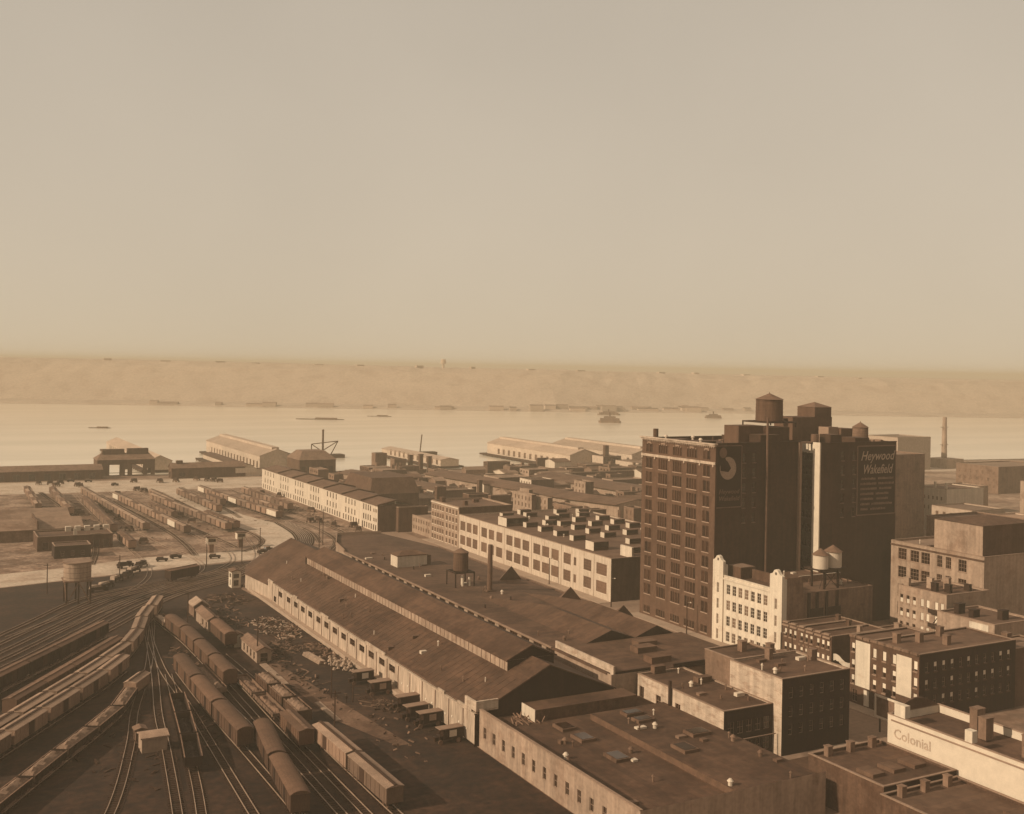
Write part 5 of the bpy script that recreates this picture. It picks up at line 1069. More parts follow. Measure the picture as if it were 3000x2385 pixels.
for k in range(16):
    x = 200 + k * 85 + rnd.uniform(-15, 15); d = rnd.uniform(215, 300); w_ = rnd.uniform(8, 20)
    t = thing('ridge_house', 'hazy house on the crest of the far bluff', 'building', (x + d * .4, fshore(x) + d * .92, ridge(x) - 3), 'houses on the crest of the far bluff'); m_ = MB(); m_.box(-w_ / 2, w_ / 2, 0, 9, 0, rnd.uniform(4, 7)); m_.build('wall', 'far wall', t, (0, 0, 0))
t = thing('ridge_tower', 'faint water tower on the crest of the far bluff', 'tower', (742 + 100, 1592 + 230, 64)); m_ = MB(); m_.cyl(0, 0, 0, 10, 2.0); m_.cyl(0, 0, 10, 18, 5.0, 4.5); m_.build('tank', 'far wall', t, (0, 0, 0))

# ================================================================== ROLLING STOCK (length along local Y, origin on the rail)
def bogie_mesh(w=2.4):
    m_ = MB(); m_.box(-w * .42, w * .42, -.15, .15, .35, .75)
    for s in (-1, 1): m_.box(s * w * .36 - .08, s * w * .36 + .08, -1.1, 1.1, .42, .68)
    return m_.mesh('bogie', ['dark metal'])
def wheel_mesh():
    m_ = MB(); m_.xcyl(-.06, .06, 0, 0, .42, 10); return m_.mesh('wheel', ['rust metal'])
BOG, WHE = bogie_mesh(), wheel_mesh()
def add_bogies(t, L, near):
    for y in (-L / 2 + 1.9, L / 2 - 1.9):
        b = place('bogie', BOG, t, (0, y, .2))
        if near:
            for sx in (-.78, .78):
                for sy in (-.8, .8): place('wheel', WHE, b, (sx, sy, .42))
def boxcar(name, label, L=11.8, W=2.9, ze=3.75, zp=4.1, side='car side', roof='car roof', near=True, arch=False, doors=(0,), dw=1.9, group=None, panel=None, runner=True, clere=False):
    t = thing(name, label, 'railway car', (0, 0, 0), group); w = W / 2; l = L / 2
    m_ = MB(); m_.box(-w, w, -l, l, 1.25, ze)
    if near:
        for k in range(9):
            y = -l + L * (k + .5) / 9
            for s in (-1, 1): m_.box(s * (w + .03) - .03, s * (w + .03) + .03, y - .05, y + .05, 1.3, ze - .05)
    me_ = m_.mesh('body', [side]); place('body', me_, t, (0, 0, 0))
    m_ = MB(); m_.box(-w * .8, w * .8, -l * .96, l * .96, .95, 1.24); m_.box(-.15, .15, -l - .35, l + .35, .98, 1.18); place('underframe', m_.mesh('underframe', ['dark metal']), t, (0, 0, 0))
    r = MB(); n = 6 if arch else 2; o = w + .12
    f = (lambda u: ze + (zp - ze) * (1 - abs(u)) ** 1.0) if not arch else (lambda u: ze + (zp - ze) * math.cos(u * math.pi / 2) ** .7)
    for k in range(n):
        u0, u1 = -1 + 2 * k / n, -1 + 2 * (k + 1) / n
        r.hexa([(o * u0, -l - .1, f(u0) - .04), (o * u1, -l - .1, f(u1) - .04), (o * u1, l + .1, f(u1) - .04), (o * u0, l + .1, f(u0) - .04), (o * u0, -l - .1, f(u0) + .05), (o * u1, -l - .1, f(u1) + .05), (o * u1, l + .1, f(u1) + .05), (o * u0, l + .1, f(u0) + .05)])
    for s in (-l, l): r.quad([(-w, s, ze)] + [(o * (-1 + 2 * k / n) * .96, s, f(-1 + 2 * k / n)) for k in range(n + 1)] + [(w, s, ze)])
    place('roof', r.mesh('roof', [roof]), t, (0, 0, 0))
    if runner: m_ = MB(); m_.box(-.28, .28, -l - .25, l + .25, zp + .06, zp + .14); place('running_board', m_.mesh('running_board', ['timber' if roof == 'car roof' else 'car door']), t, (0, 0, 0))
    if clere: m_ = MB(); m_.box(-.75, .75, -l * .92, l * .92, zp - .1, zp + .38, 0, 1); place('clerestory', m_.mesh('clerestory', [side, roof]), t, (0, 0, 0))
    dm = MB(); dm.box(0, .07, -dw / 2, dw / 2, 1.35, ze - .12); dmm = dm.mesh('side_door', ['sign dark' if arch else 'car door'])
    for y in doors:
        place('side_door', dmm, t, (w + .005, y, 0)); place('side_door', dmm, t, (-w - .075, y, 0))
    if panel:
        m_ = MB(); m_.box(-w - .09, -w - .08, panel[0], panel[1], 1.4, ze - .1); place('white_panel', m_.mesh('white_panel', ['white stucco']), t, (0, 0, 0))
    if near:
        m_ = MB(); m_.xcyl(-l - .22, -l - .14, .7, ze - .3, .26, 10, ax='y'); place('brake_wheel', m_.mesh('brake_wheel', ['dark metal']), t, (0, 0, 0))
        m_ = MB()
        for k in range(6): m_.box(w + .02, w + .09, -l + .2, -l + .7, 1.5 + k * .36, 1.54 + k * .36)
        tag(place('ladder', m_.mesh('ladder', ['dark metal']), t, (0, 0, 0)), kind='stuff')
    add_bogies(t, L, near)
    return t
def gondola(name, label, L=10.5, W=2.8, zt=2.4, side='car side dark', load='coal', lz=2.2, near=True, group=None):
    t = thing(name, label, 'railway car', (0, 0, 0), group); w = W / 2; l = L / 2
    m_ = MB(); m_.box(-w, w, -l, l, 1.1, 1.25); place('floor', m_.mesh('floor', [side]), t, (0, 0, 0))
    m_ = MB(); m_.box(-w, -w + .12, -l, l, 1.25, zt); m_.box(w - .12, w, -l, l, 1.25, zt); m_.box(-w + .12, w - .12, -l, -l + .12, 1.25, zt); m_.box(-w + .12, w - .12, l - .12, l, 1.25, zt)
    for k in range(7):
        y = -l + L * (k + .5) / 7
        for s in (-1, 1): m_.box(s * (w + .05) - .05, s * (w + .05) + .05, y - .07, y + .07, 1.15, zt)
    place('side', m_.mesh('side', [side]), t, (0, 0, 0))
    m_ = MB(); 
    for s in (-1, 1): m_.box(s * (w - .06) - .1, s * (w - .06) + .1, -l, l, zt + .005, zt + .09)
    place('top_rail', m_.mesh('top_rail', ['timber']), t, (0, 0, 0))
    if load:
        rr = random.Random(len(label)); nx, ny = 5, 14; m_ = MB(); V = []
        for j in range(ny + 1):
            for i in range(nx + 1):
                u, v = i / nx, j / ny; e = min(u, 1 - u, v * 3, (1 - v) * 3, .35) / .35
                V.append(((-w + .13) + (W - .26) * u, (-l + .13) + (L - .26) * v, lz - .5 + e * (.75 + rr.uniform(-.25, .25))))
        for j in range(ny):
            for i in range(nx): a = j * (nx + 1) + i; m_.quad([V[a], V[a + 1], V[a + nx + 2], V[a + nx + 1]])
        place('load', m_.mesh('load', [load]), t, (0, 0, 0))
    add_bogies(t, L, near); return t
def along(pts, d):
    """point and heading at distance d along a line"""
    for a, b in zip(pts, pts[1:]):
        s = math.dist(a, b)
        if d <= s: f = d / s; return (a[0] + (b[0] - a[0]) * f, a[1] + (b[1] - a[1]) * f), math.atan2(b[1] - a[1], b[0] - a[0]) - math.pi / 2
        d -= s
    a, b = pts[-2], pts[-1]; s = math.dist(a, b); return (b[0] + (b[0] - a[0]) / s * d, b[1] + (b[1] - a[1]) / s * d), math.atan2(b[1] - a[1], b[0] - a[0]) - math.pi / 2
def train(pts, protos, n, pitch, labels, group, start=0.0, z=.22):
    P_ = smooth(pts, 2.0); out = []
    for k in range(n):
        (a, b), h = along(P_, start + pitch * (k + .5)); pr = protos[k % len(protos)] if isinstance(protos, list) else protos
        lab = labels(k) if callable(labels) else labels
        out.append(inst(pr, (a, b, z), h + random.uniform(-.004, .004), lab, group))
    return out
def off(pts, d):
    out = []
    for i, p in enumerate(pts):
        a = pts[max(0, i - 1)]; c = pts[min(len(pts) - 1, i + 1)]; l = math.dist(a, c); out.append((p[0] - (c[1] - a[1]) / l * d, p[1] + (c[0] - a[0]) / l * d))
    return out
P_tan = boxcar('boxcar', 'x', roof='car roof pale', side='car side tan'); P_brn = boxcar('boxcar', 'x'); P_drk = boxcar('boxcar', 'x', side='car side dark')
P_bag = boxcar('baggage_car', 'x', L=17.6, W=3.0, ze=3.9, zp=4.45, arch=True, doors=(-4.4, 4.0), dw=1.5, runner=False)
P_bag2 = boxcar('baggage_car', 'x', L=13.4, W=3.0, ze=3.8, zp=4.4, arch=True, doors=(0,), dw=1.6, runner=False)
F_tan = boxcar('boxcar', 'x', side='car side tan', roof='car roof pale', near=False); F_brn = boxcar('boxcar', 'x', near=False, side='car side tan'); F_wht = boxcar('boxcar', 'x', side='car side tan', roof='car roof pale', near=False, panel=(-5.6, 5.6))
# labels by row and place
def endlab(first, rest, last=None): return lambda k, f=first, r=rest: f if k == 0 else r
# foreground trains
T1 = [(60.5, 320), (56.5, 308), (52.2, 296.8), (47.9, 280.5), (43.6, 268.6), (39.5, 260.8), (33.4, 250), (25.9, 238), (12, 216), (0, 197)]
train(T1, P_tan, 9, 13.1, lambda k: ['boxcar at the far end of the curving pale-roofed train', 'second boxcar from the far end of the curving pale-roofed train', 'pale-roofed boxcar where the curving train begins to bend', 'pale-roofed boxcar in the bend of the curving train', 'pale-roofed boxcar just below the bend of the curving train', 'boxcar between two other pale-roofed rows in the lower left yard', 'pale-roofed boxcar of the curving train near the left edge', 'pale-roofed boxcar of the curving train at the left edge', 'last pale-roofed boxcar of the curving train, cut by the frame'][k], 'curving train of pale-roofed boxcars', start=3)
T2 = [(42.2, 273.5), (34.2, 260.5), (25.7, 246.8), (10, 222), (-4, 200)]
train(T2, P_brn, 4, 12.5, lambda k: 'boxcar at the free end of the straight row left of the curving train' if k == 0 else f"{['second','third','fourth','fifth','sixth'][k - 1]} brown boxcar from the free end of the straight row left of the curving train", 'straight row left of the curving train')
T3 = [(41.0, 256.5), (34.4, 244.3), (26.5, 231.6), (14, 212), (2, 193)]
train(T3, P_tan, 5, 13.0, lambda k: 'boxcar at the stub end of the row nearest the coal cars' if k == 0 else f"{['second','third','fourth','fifth','sixth'][k - 1]} pale-roofed boxcar from the stub end of the row beside the coal cars", 'row beside the coal cars')
T4 = [(41.5, 290.5), (30.2, 273.4), (15, 251), (-10, 214)]
train(T4, P_drk, 5, 12.5, lambda k: 'dark boxcar at the free end of the row crossing below the big tank' if k == 0 else f"{['second','third','fourth','fifth','sixth'][k - 1]} dark boxcar from the free end of the row below the big tank", 'dark row below the big tank')
x5 = [(56.8, 303), (57.6, 292), (58.6, 278), (58.9, 262), (59.0, 240), (58.8, 200)]
g1 = gondola('flat_wagon', 'x', L=10.5, zt=1.9, side='car side tan', load='pale scrap', lz=1.7)
train(x5, g1, 1, 12, 'open wagon with pale scrap load at the head of the line of arched-roof cars', 'line of arched-roof cars')
train(x5, P_bag2, 4, 14.6, lambda k: ['arched-roof car next to the scrap wagon', 'second arched-roof car behind the scrap wagon', 'third arched-roof car, left of the short standing car', 'last arched-roof car, nearest, beside the flat load'][k], 'line of arched-roof cars', start=12.3)
x6 = [(52.0, 251), (51.8, 230), (51.9, 212), (52.3, 190)]
train(x6, P_bag, 3, 18.8, lambda k: ['far baggage car of the three with dark side doors', 'middle baggage car of the three with dark side doors', 'near baggage car of the three with dark side doors, end in shadow'][k], 'three long baggage cars', start=.6)
train([(56.2, 198.5), (54.4, 185), (52.6, 168), (51, 150)], P_bag, 2, 18.8, lambda k: 'arched-roof car at the bottom, starting beside the end of the baggage cars' if k == 0 else 'arched-roof car below the bottom edge of the baggage cars', 'cars at the bottom of the yard')
g2 = gondola('flat_wagon', 'x', L=19.5, W=2.3, zt=2.1, side='car side tan', load='gravel load', lz=2.0)
train([(55.7, 248.5), (55.9, 226.5)], g2, 1, 21.5, 'long low wagon with pale load squeezed between the two lines of covered cars', 'open wagons')
P_sh = boxcar('boxcar', 'x', L=15, W=3.0, ze=3.7, zp=4.3, arch=True, doors=(4,), runner=False)
train([(67.2, 281), (67.3, 265)], P_sh, 1, 15.8, 'short arched-roof car standing alone with its dark end towards the bottom', 'cars standing alone')
g3 = gondola('gondola', 'x', L=8.6, W=3.0, zt=3.1, side='car side', load='gravel load', lz=3.3)
train([(65.5, 232.5), (65.9, 201)], g3, 3, 10, lambda k: ['far gondola of the three heaped with pale gravel', 'middle gondola of the three heaped with pale gravel', 'near gondola of the three heaped with pale gravel'][k], 'three gravel gondolas')
g4 = gondola('flat_wagon', 'x', L=14, W=2.8, zt=1.7, side='car side tan', load='timber', lz=1.5)
train([(62.3, 238), (62.4, 206.5)], g4, 2, 15.4, lambda k: 'long flat wagon with low tan sides left of the far gravel gondola' if k == 0 else 'long flat wagon with low tan sides left of the near gravel gondola', 'flat wagons beside the gravel gondolas')
train([(62.0, 205.3), (62.0, 170)], P_brn, 1, 13, 'brown boxcar with row of small roof marks at the bottom of the yard', 'cars at the bottom of the yard', start=3)
P_re = boxcar('boxcar', 'x', L=16.5, roof='car roof pale', side='car side tan', doors=(-2,))
train([(65.4, 193), (66.2, 160), (67, 130)], P_re, 2, 17.5, lambda k: 'pale-roofed boxcar just right of the brown one at the bottom of the yard' if k == 0 else 'pale-roofed boxcar cut off by the bottom of the picture', 'cars at the bottom of the yard')
g5 = gondola('coal_car', 'x', L=12.2, W=3.0, zt=2.7, side='car side dark', load='coal', lz=1.7)
train([(46.6, 226.5), (43.2, 199.0), (39, 170)], g5, 3, 13.0, lambda k: ['far open coal car with bright rims, nearly empty', 'near open coal car with bright rims and a box in it', 'open coal car at the bottom edge behind the two with bright rims'][k], 'open coal cars with bright rims')
g6 = gondola('coal_car', 'x', L=11.6, W=2.8, zt=2.3, side='car side dark', load='gravel load', lz=2.6)
T7 = [(39.2, 235.5), (34.8, 224.5), (29.4, 214.6), (22.5, 203.2), (10, 182), (0, 165)]
train(T7, g6, 6, 12.4, lambda k: ['gravel car next to the small peaked car on the diagonal line', 'second gravel car of the diagonal line', 'third gravel car of the diagonal line, heaped high', 'fourth gravel car, near the lower left corner', 'gravel car in the lower left corner', 'last gravel car beyond the lower left corner'][k], 'diagonal line of gravel cars')
train([(43.0, 241.8), (38.6, 234.6)], boxcar('caboose', 'x', L=7.6, W=2.6, ze=3.3, zp=3.8, side='car side tan', roof='car roof pale', doors=()), 1, 8.4, 'small peaked car heading the diagonal line of gravel cars', 'cars standing alone')
inst(P_drk, (74.4, 357.0, .22), -R(59), 'dark boxcar standing across the road edge above the yard throat', 'cars standing alone')
# far yard rows
def row(pts, n, lab0, lab1, grp, protos=None, far_=True):
    train(pts, protos or [F_tan, F_brn, F_tan], n, 12.7, lambda k: lab0 if k == 0 else lab1, grp)
row([(69.0, 461), (70.6, 580)], 8, 'nearest boxcar of the leftmost long row in the far yard', 'boxcar in the leftmost long row of the far yard', 'leftmost long row of the far yard', [F_brn])
row([(81.6, 461), (74.6, 600)], 11, 'nearest boxcar, dark end showing, of the long unbroken second row in the far yard', 'boxcar in the long unbroken second row of the far yard', 'second row of the far yard', [F_tan])
row([(95.0, 447), (86.2, 575)], 10, 'nearest boxcar, dark end showing, of the third row in the far yard', 'boxcar in the third row of the far yard', 'third row of the far yard', [F_tan, F_wht, F_tan, F_brn, F_tan, F_tan, F_brn, F_tan, F_tan, F_wht])
row([(112.0, 449), (101.2, 575)], 9, 'nearest boxcar, dark end showing, of the fourth row in the far yard', 'boxcar in the fourth row of the far yard', 'fourth row of the far yard', [F_tan, F_tan, F_brn, F_tan])
row([(116.2, 452), (110.5, 508)], 3, 'nearest boxcar of the short double row beside the fourth row', 'boxcar in the short double row beside the fourth row', 'short double row in the far yard', [F_brn])
row([(128.6, 527), (127.0, 570)], 2, 'big boxcar alone with dark end at the street side of the far yard', 'boxcar behind the big lone boxcar of the far yard', 'lone pair in the far yard', [F_brn])
row([(141.2, 476), (134.6, 545), (131, 600)], 9, 'white-sided boxcar at the near end of the row beside the pale warehouse tracks', 'boxcar in the row beside the pale warehouse tracks', 'row by the pale warehouse', [F_wht, F_tan, F_brn, F_tan])
row([(146.5, 492), (141, 560)], 4, 'nearest boxcar of the inner row close to the pale warehouse', 'boxcar in the inner row close to the pale warehouse', 'inner row by the pale warehouse', [F_brn, F_tan])
row([(69.0, 417), (68.8, 443)], 2, 'near boxcar of the pair standing by the road at left', 'far boxcar of the pair standing by the road at left', 'pair by the road', [F_brn])
row([(98.5, 490), (92.5, 560)], 3, 'nearest boxcar of the broken row between the third and fourth rows', 'boxcar in the broken row between the third and fourth rows', 'broken row of the far yard', [F_brn])
row([(59.5, 520), (60.5, 622)], 7, 'nearest boxcar of the distant row behind the pale-roofed freight houses', 'boxcar in the distant row behind the pale-roofed freight houses', 'distant row behind the freight houses', [F_brn, F_tan])
row([(48.0, 540), (49.0, 622)], 6, 'nearest boxcar of the outermost distant row at the left edge', 'boxcar in the outermost distant row at the left edge', 'outermost distant row', [F_tan, F_brn])
row([(121.5, 505), (118.0, 600)], 6, 'nearest boxcar of the row along the street edge of the far yard', 'boxcar in the row along the street edge of the far yard', 'row along the street edge', [F_brn, F_tan])
row([(106.8, 530), (103.5, 615)], 4, 'nearest boxcar of the distant row between the fourth row and the street', 'boxcar in the distant row between the fourth row and the street', 'distant row near the street', [F_tan])
row([(153.5, 500), (151.0, 590)], 6, 'nearest boxcar of the row against the loading side of the pale warehouse', 'boxcar in the row against the loading side of the pale warehouse', 'row against the pale warehouse', [F_brn, F_brn, F_tan])
# tracks: under the trains, then the fan of running lines
for pts, lab in ((T1, 'track under the curving pale-roofed train'), (T2, 'track under the straight row left of the curving train'), (T3, 'track under the row beside the coal cars'), (T4, 'track under the dark row below the big tank'), (x5 + [(58.4, 150), (58, 100)], 'track under the line of arched-roof cars'), (x6 + [(52.6, 150), (52, 100)], 'track under the three long baggage cars'), ([(55.6, 262), (55.9, 226), (56.2, 198.5), (52.6, 168), (49, 120)], 'track under the long low wagon'), ([(64.5, 262), (65.5, 232), (65.9, 201), (66.2, 160), (67, 100)], 'track under the gravel gondolas'), ([(61.4, 262), (62.3, 238), (62.0, 205), (62, 170), (62, 100)], 'track under the flat wagons'), ([(49.5, 250), (46.6, 226.5), (43.2, 199), (39, 170), (30, 120)], 'track under the open coal cars'), (T7, 'track under the diagonal gravel cars')):
    track(pts, lab)
track([(53.4, 300), (50.0, 275), (46.6, 250), (42.2, 222), (39.6, 200), (34, 160), (27, 120)], 'open track running down beside the open coal cars')
track([(55.8, 310), (51.8, 285), (49.6, 262), (48.8, 248), (48.6, 226), (47.6, 200), (46, 160), (44, 110)], 'open track between the coal cars and the baggage cars')
track([(58, 318), (54.5, 298), (47.5, 262), (43, 244), (38.3, 226), (34, 205), (26, 175), (12, 140)], 'open track left of the coal cars')
fan = [(-60, 168), (-20, 214), (20, 262), (44, 298), (62, 326), (78, 344), (96, 360), (118, 384), (133, 408), (141, 436), (143.5, 470)]
for k, d in enumerate((2.2, -1.6, -5.4, -9.4, -13.4, -17.8, -22.4)):
    f_ = [(x, y) for x, y in fan]
    track([(x - d * .8 if i < 6 else x - d * .55, y + (-d) * .75 if False else y + d * -.0) for i, (x, y) in enumerate(f_)] if False else off(f_, -d) if False else [(p[0] - (2.2 - d) * .82 * (1 if i < 5 else max(.25, 1 - (i - 4) * .22)), p[1] + (2.2 - d) * .55 * (1 if i < 5 else max(.0, 1 - (i - 4) * .3))) for i, p in enumerate(f_)], ['running line nearest the shed end in the yard throat', 'second running line of the yard throat', 'third running line of the yard throat', 'fourth running line of the yard throat', 'fifth running line of the yard throat', 'sixth running line of the yard throat', 'outer running line of the yard throat, by the big tank'][k])
for k, (pts, lab) in enumerate((([(58, 322), (70, 336), (88, 350), (104, 372)], 'short connecting line curving towards the shed end'), ([(30, 300), (52, 330), (70, 352), (84, 372), (86, 400), (80, 440), (76, 560), (74, 620)], 'line crossing the road into the far yard'), ([(45, 318), (66, 345), (84, 364), (97, 384), (101, 410), (98, 440), (90, 560), (88, 620)], 'line crossing the road into the third row of the far yard'), ([(60, 334), (80, 352), (98, 370), (108, 392), (113, 420), (114, 450), (104, 560), (102, 620)], 'line crossing the road into the fourth row of the far yard'), ([(20, 300), (44, 330), (60, 352), (68, 378), (69, 420), (69, 470), (70.6, 600)], 'line crossing the road into the leftmost row'))): track(pts, lab, far=k > 0, ties=k == 0)
for pts, lab in (([(130, 600), (134.6, 545), (141.2, 476), (143.5, 440), (138, 410)], 'track under the row beside the pale warehouse'), ([(139, 600), (141, 560), (146.5, 492), (149, 450), (146, 415), (136, 392)], 'inner track close to the pale warehouse'), ([(128, 620), (127, 570), (128.6, 527), (127.5, 490)], 'stub track under the lone pair'), ([(113, 600), (115, 520), (117.5, 470), (120, 440), (117, 418), (106, 402)], 'single bright track curving round the yard corner'), ([(90, 600), (92.5, 560), (98.5, 490), (104, 440), (106, 412)], 'track under the broken row'), ([(150, 600), (153, 520), (156, 450), (152, 405), (140, 388)], 'empty track along the pale warehouse wall'), ([(56, 620), (60, 540), (60, 470), (58, 430), (52, 395)], 'empty track left of the leftmost row'), ([(78, 620), (86, 540), (90, 470), (90, 430), (88, 400)], 'empty track between the second and third rows')): track(pts, lab, far=True)

# ================================================================== ROAD VEHICLES, HUTS, POLES, FREIGHT ON THE GROUND
def sedan(label):
    t = thing('motor_car', label, 'car', (0, 0, 0), 'motor cars on the roads')
    m_ = MB(); m_.hexa([(-2.0, -.7, .5), (1.0, -.7, .5), (1.0, .7, .5), (-2.0, .7, .5), (-1.95, -.68, 1.1), (1.0, -.66, 1.1), (1.0, .66, 1.1), (-1.95, .68, 1.1)]); m_.hexa([(1.0, -.5, .5), (2.1, -.4, .5), (2.1, .4, .5), (1.0, .5, .5), (1.0, -.48, 1.15), (2.05, -.36, 1.05), (2.05, .36, 1.05), (1.0, .48, 1.15)]); place('body', m_.mesh('body', ['van paint']), t, (0, 0, 0))
    m_ = MB(); m_.hexa([(-1.8, -.64, 1.1), (.6, -.64, 1.1), (.6, .64, 1.1), (-1.8, .64, 1.1), (-1.6, -.56, 1.62), (.4, -.56, 1.62), (.4, .56, 1.62), (-1.6, .56, 1.62)]); place('windows', m_.mesh('windows', ['glass']), t, (0, 0, 0))
    m_ = MB(); m_.hexa([(-1.7, -.62, 1.63), (.5, -.62, 1.63), (.5, .62, 1.63), (-1.7, .62, 1.63), (-1.5, -.5, 1.78), (.35, -.5, 1.78), (.35, .5, 1.78), (-1.5, .5, 1.78)]); place('roof', m_.mesh('roof', ['van roof']), t, (0, 0, 0))
    w_ = MB(); w_.xcyl(-.09, .09, 0, 0, .38, 12, ax='y'); wm2 = w_.mesh('wheel', ['rubber']); fm = MB(); fm.box(-.55, .5, -.14, .14, .28, .42); fmm = fm.mesh('fender', ['van paint'])
    for x in (-1.35, 1.45):
        for y in (-.75, .75): w = place('wheel', wm2, t, (x, y, .38)); place('fender', fmm, w, (0, 0, .12))
    return t
CAR = sedan('x')
for x, y, a, lab in ((75.0, 393.5, -.25, 'dark motor car on the cross road, left one of the passing pair'), (80.5, 397.5, .15, 'dark motor car on the cross road, right one of the passing pair'), (93.0, 392.3, -.2, 'dark motor car on the cross road by the crossing hut'), (111.3, 396.0, .35, 'motor car with pale roof turning at the street corner, near one'), (114.6, 400.3, .55, 'motor car with pale roof turning at the street corner, far one'), (76, 668, .1, 'motor car on the waterfront avenue in front of the long brown shed'), (85, 664, .1, 'second motor car on the waterfront avenue by the long brown shed'), (96, 641, .4, 'motor car at the corner of the far yard and the avenue'), (165.5, 250, 1.6, 'motor car parked on the avenue below the tower'), (165.2, 241, 1.6, 'motor car following along the avenue below the tower')):
    inst(CAR, (x, y, .02), a, lab)
def van(label, sign=True):
    t = thing('delivery_van', label, 'van', (0, 0, 0), 'delivery vans at the shed wall')
    m_ = MB(); m_.box(-1.7, 2.3, -.98, .98, .75, 2.75); place('body', m_.mesh('body', ['van paint']), t, (0, 0, 0))
    m_ = MB(); m_.box(-2.5, 2.4, -1.06, 1.06, 2.76, 2.88); place('roof', m_.mesh('roof', ['van roof']), t, (0, 0, 0))
    m_ = MB(); m_.box(-2.4, -1.71, -.8, .8, .75, 1.5); m_.box(-3.2, -2.41, -.45, .45, .7, 1.35); m_.box(-2.42, -2.34, -.95, -.85, 1.5, 2.75); m_.box(-2.42, -2.34, .85, .95, 1.5, 2.75); place('cab', m_.mesh('cab', ['van paint']), t, (0, 0, 0))
    if sign: m_ = MB(); m_.box(-.5, 1.0, -1.02, -.985, 1.25, 2.45); place('side_sign', m_.mesh('side_sign', ['sign white' if sign == 1 else 'poster pale']), t, (0, 0, 0))
    w_ = MB(); w_.xcyl(-.08, .08, 0, 0, .46, 12, ax='y'); wm2 = w_.mesh('wheel', ['timber'])
    for x in (-2.3, 1.4):
        for y in (-.95, .95): place('wheel', wm2, t, (x, y, .46))
    return t
V1, V2, V3 = van('x', 1), van('x', 2), van('x', 0)
for pr, x, y, a, lab in ((V1, 86.3, 226.2, .03, 'dark delivery van with a bright white side sign, farthest at the shed wall'), (V2, 86.9, 217.3, .05, 'dark delivery van with a dull square sign, second from the far end'), (V3, 87.3, 199.0, .08, 'dark delivery van without a sign, half hidden behind the next one'), (V2, 88.0, 194.0, .03, 'dark delivery van with a dull square sign above the pale-fronted one'), (V3, 89.3 - 1.2, 205.5, .05, 'low dark wagon backed to the wall between the vans'), (V1, 87.6, 184.0, .04, 'pale-roofed van with light sign at the bottom of the shed wall')):
    inst(pr, (x, y, .01), a, lab)
def truck(label, load='pale scrap'):
    t = thing('motor_truck', label, 'truck', (0, 0, 0), 'trucks by the yard road')
    m_ = MB(); m_.box(-2.6, 1.0, -1.0, 1.0, .8, 1.0); m_.box(-2.6, 1.0, -1.0, -.92, 1.0, 1.6); m_.box(-2.6, 1.0, .92, 1.0, 1.0, 1.6); place('bed', m_.mesh('bed', ['van paint']), t, (0, 0, 0))
    m_ = MB(); m_.hexa([(-2.5, -.9, 1.0), (.9, -.9, 1.0), (.9, .9, 1.0), (-2.5, .9, 1.0), (-2.2, -.6, 2.1), (.6, -.7, 2.3), (.6, .6, 2.0), (-2.2, .7, 2.2)]); place('load', m_.mesh('load', [load]), t, (0, 0, 0))
    m_ = MB(); m_.box(1.1, 2.0, -.85, .85, .7, 2.2); m_.box(2.01, 3.0, -.5, .5, .7, 1.4); place('cab', m_.mesh('cab', ['van paint']), t, (0, 0, 0))
    w_ = MB(); w_.xcyl(-.1, .1, 0, 0, .45, 12, ax='y'); wm2 = w_.mesh('wheel', ['rubber'])
    for x in (-1.9, 2.3):
        for y in (-.95, .95): place('wheel', wm2, t, (x, y, .45))
    return t
K1, K2 = truck('x'), truck('x', 'coal')
for pr, x, y, a, lab in ((K2, 61.5, 385.5, .4, 'dark loaded truck on the road left of the passing cars'), (K2, 66.5, 384.5, .9, 'second dark truck close behind the first on the road'), (K1, 62.5, 375.5, .8, 'truck with pale load at the road edge'), (K1, 55.2, 362.5, .9, 'truck with bright pale load right of the big tank'), (K2, 59.5, 368, 1.0, 'dark truck between the two pale-loaded trucks'), (K1, 50.8, 353.5, .7, 'truck with pale load close to the big tank legs'), (K1, 48.0, 349.0, .2, 'truck with pale load nearest the big tank legs')):
    inst(pr, (x, y, .01), a, lab)
# the big tank on its trestle
bt = thing('big_tank', 'big round pale tank with flat lid on a timber trestle at the left edge', 'water tank', (40.5, 336, 0))
m_ = MB(); m_.cyl(40.5, 336, 6.9, 11.7, 3.75, n=36); m_.build('tank', 'light tan brick', bt); m_ = MB(); m_.cyl(40.5, 336, 11.7, 12.0, 4.05, n=36); m_.cyl(40.5, 336, 12.0, 12.25, 3.9, .3, n=36); m_.build('lid', 'pale roof', bt)
for z in (7.6, 9.0, 10.4): m_ = MB(); m_.cyl(40.5, 336, z, z + .1, 3.8, n=36, cap=False); m_.build('hoop', 'rust metal', bt)
m_ = MB(); m_.box(36.6, 44.4, 332.2, 339.8, 6.5, 6.88); m_.build('platform', 'timber', bt)
for x in (-3.2, 0, 3.2):
    for y in (-3.2, 3.2): pbox(bt, 'leg', 40.5 + x - .22, 40.5 + x + .22, 336 + y - .22, 336 + y + .22, 0, 6.49, 'tie wood')
for p in (((37.3, 332.7, .4), (40.5, 332.7, 6.3)), ((43.7, 332.7, .4), (40.5, 332.7, 6.3)), ((37.3, 332.7, .4), (37.3, 339, 6.3))): m_ = MB(); m_.bar(*p, .28); m_.build('brace', 'timber', bt)
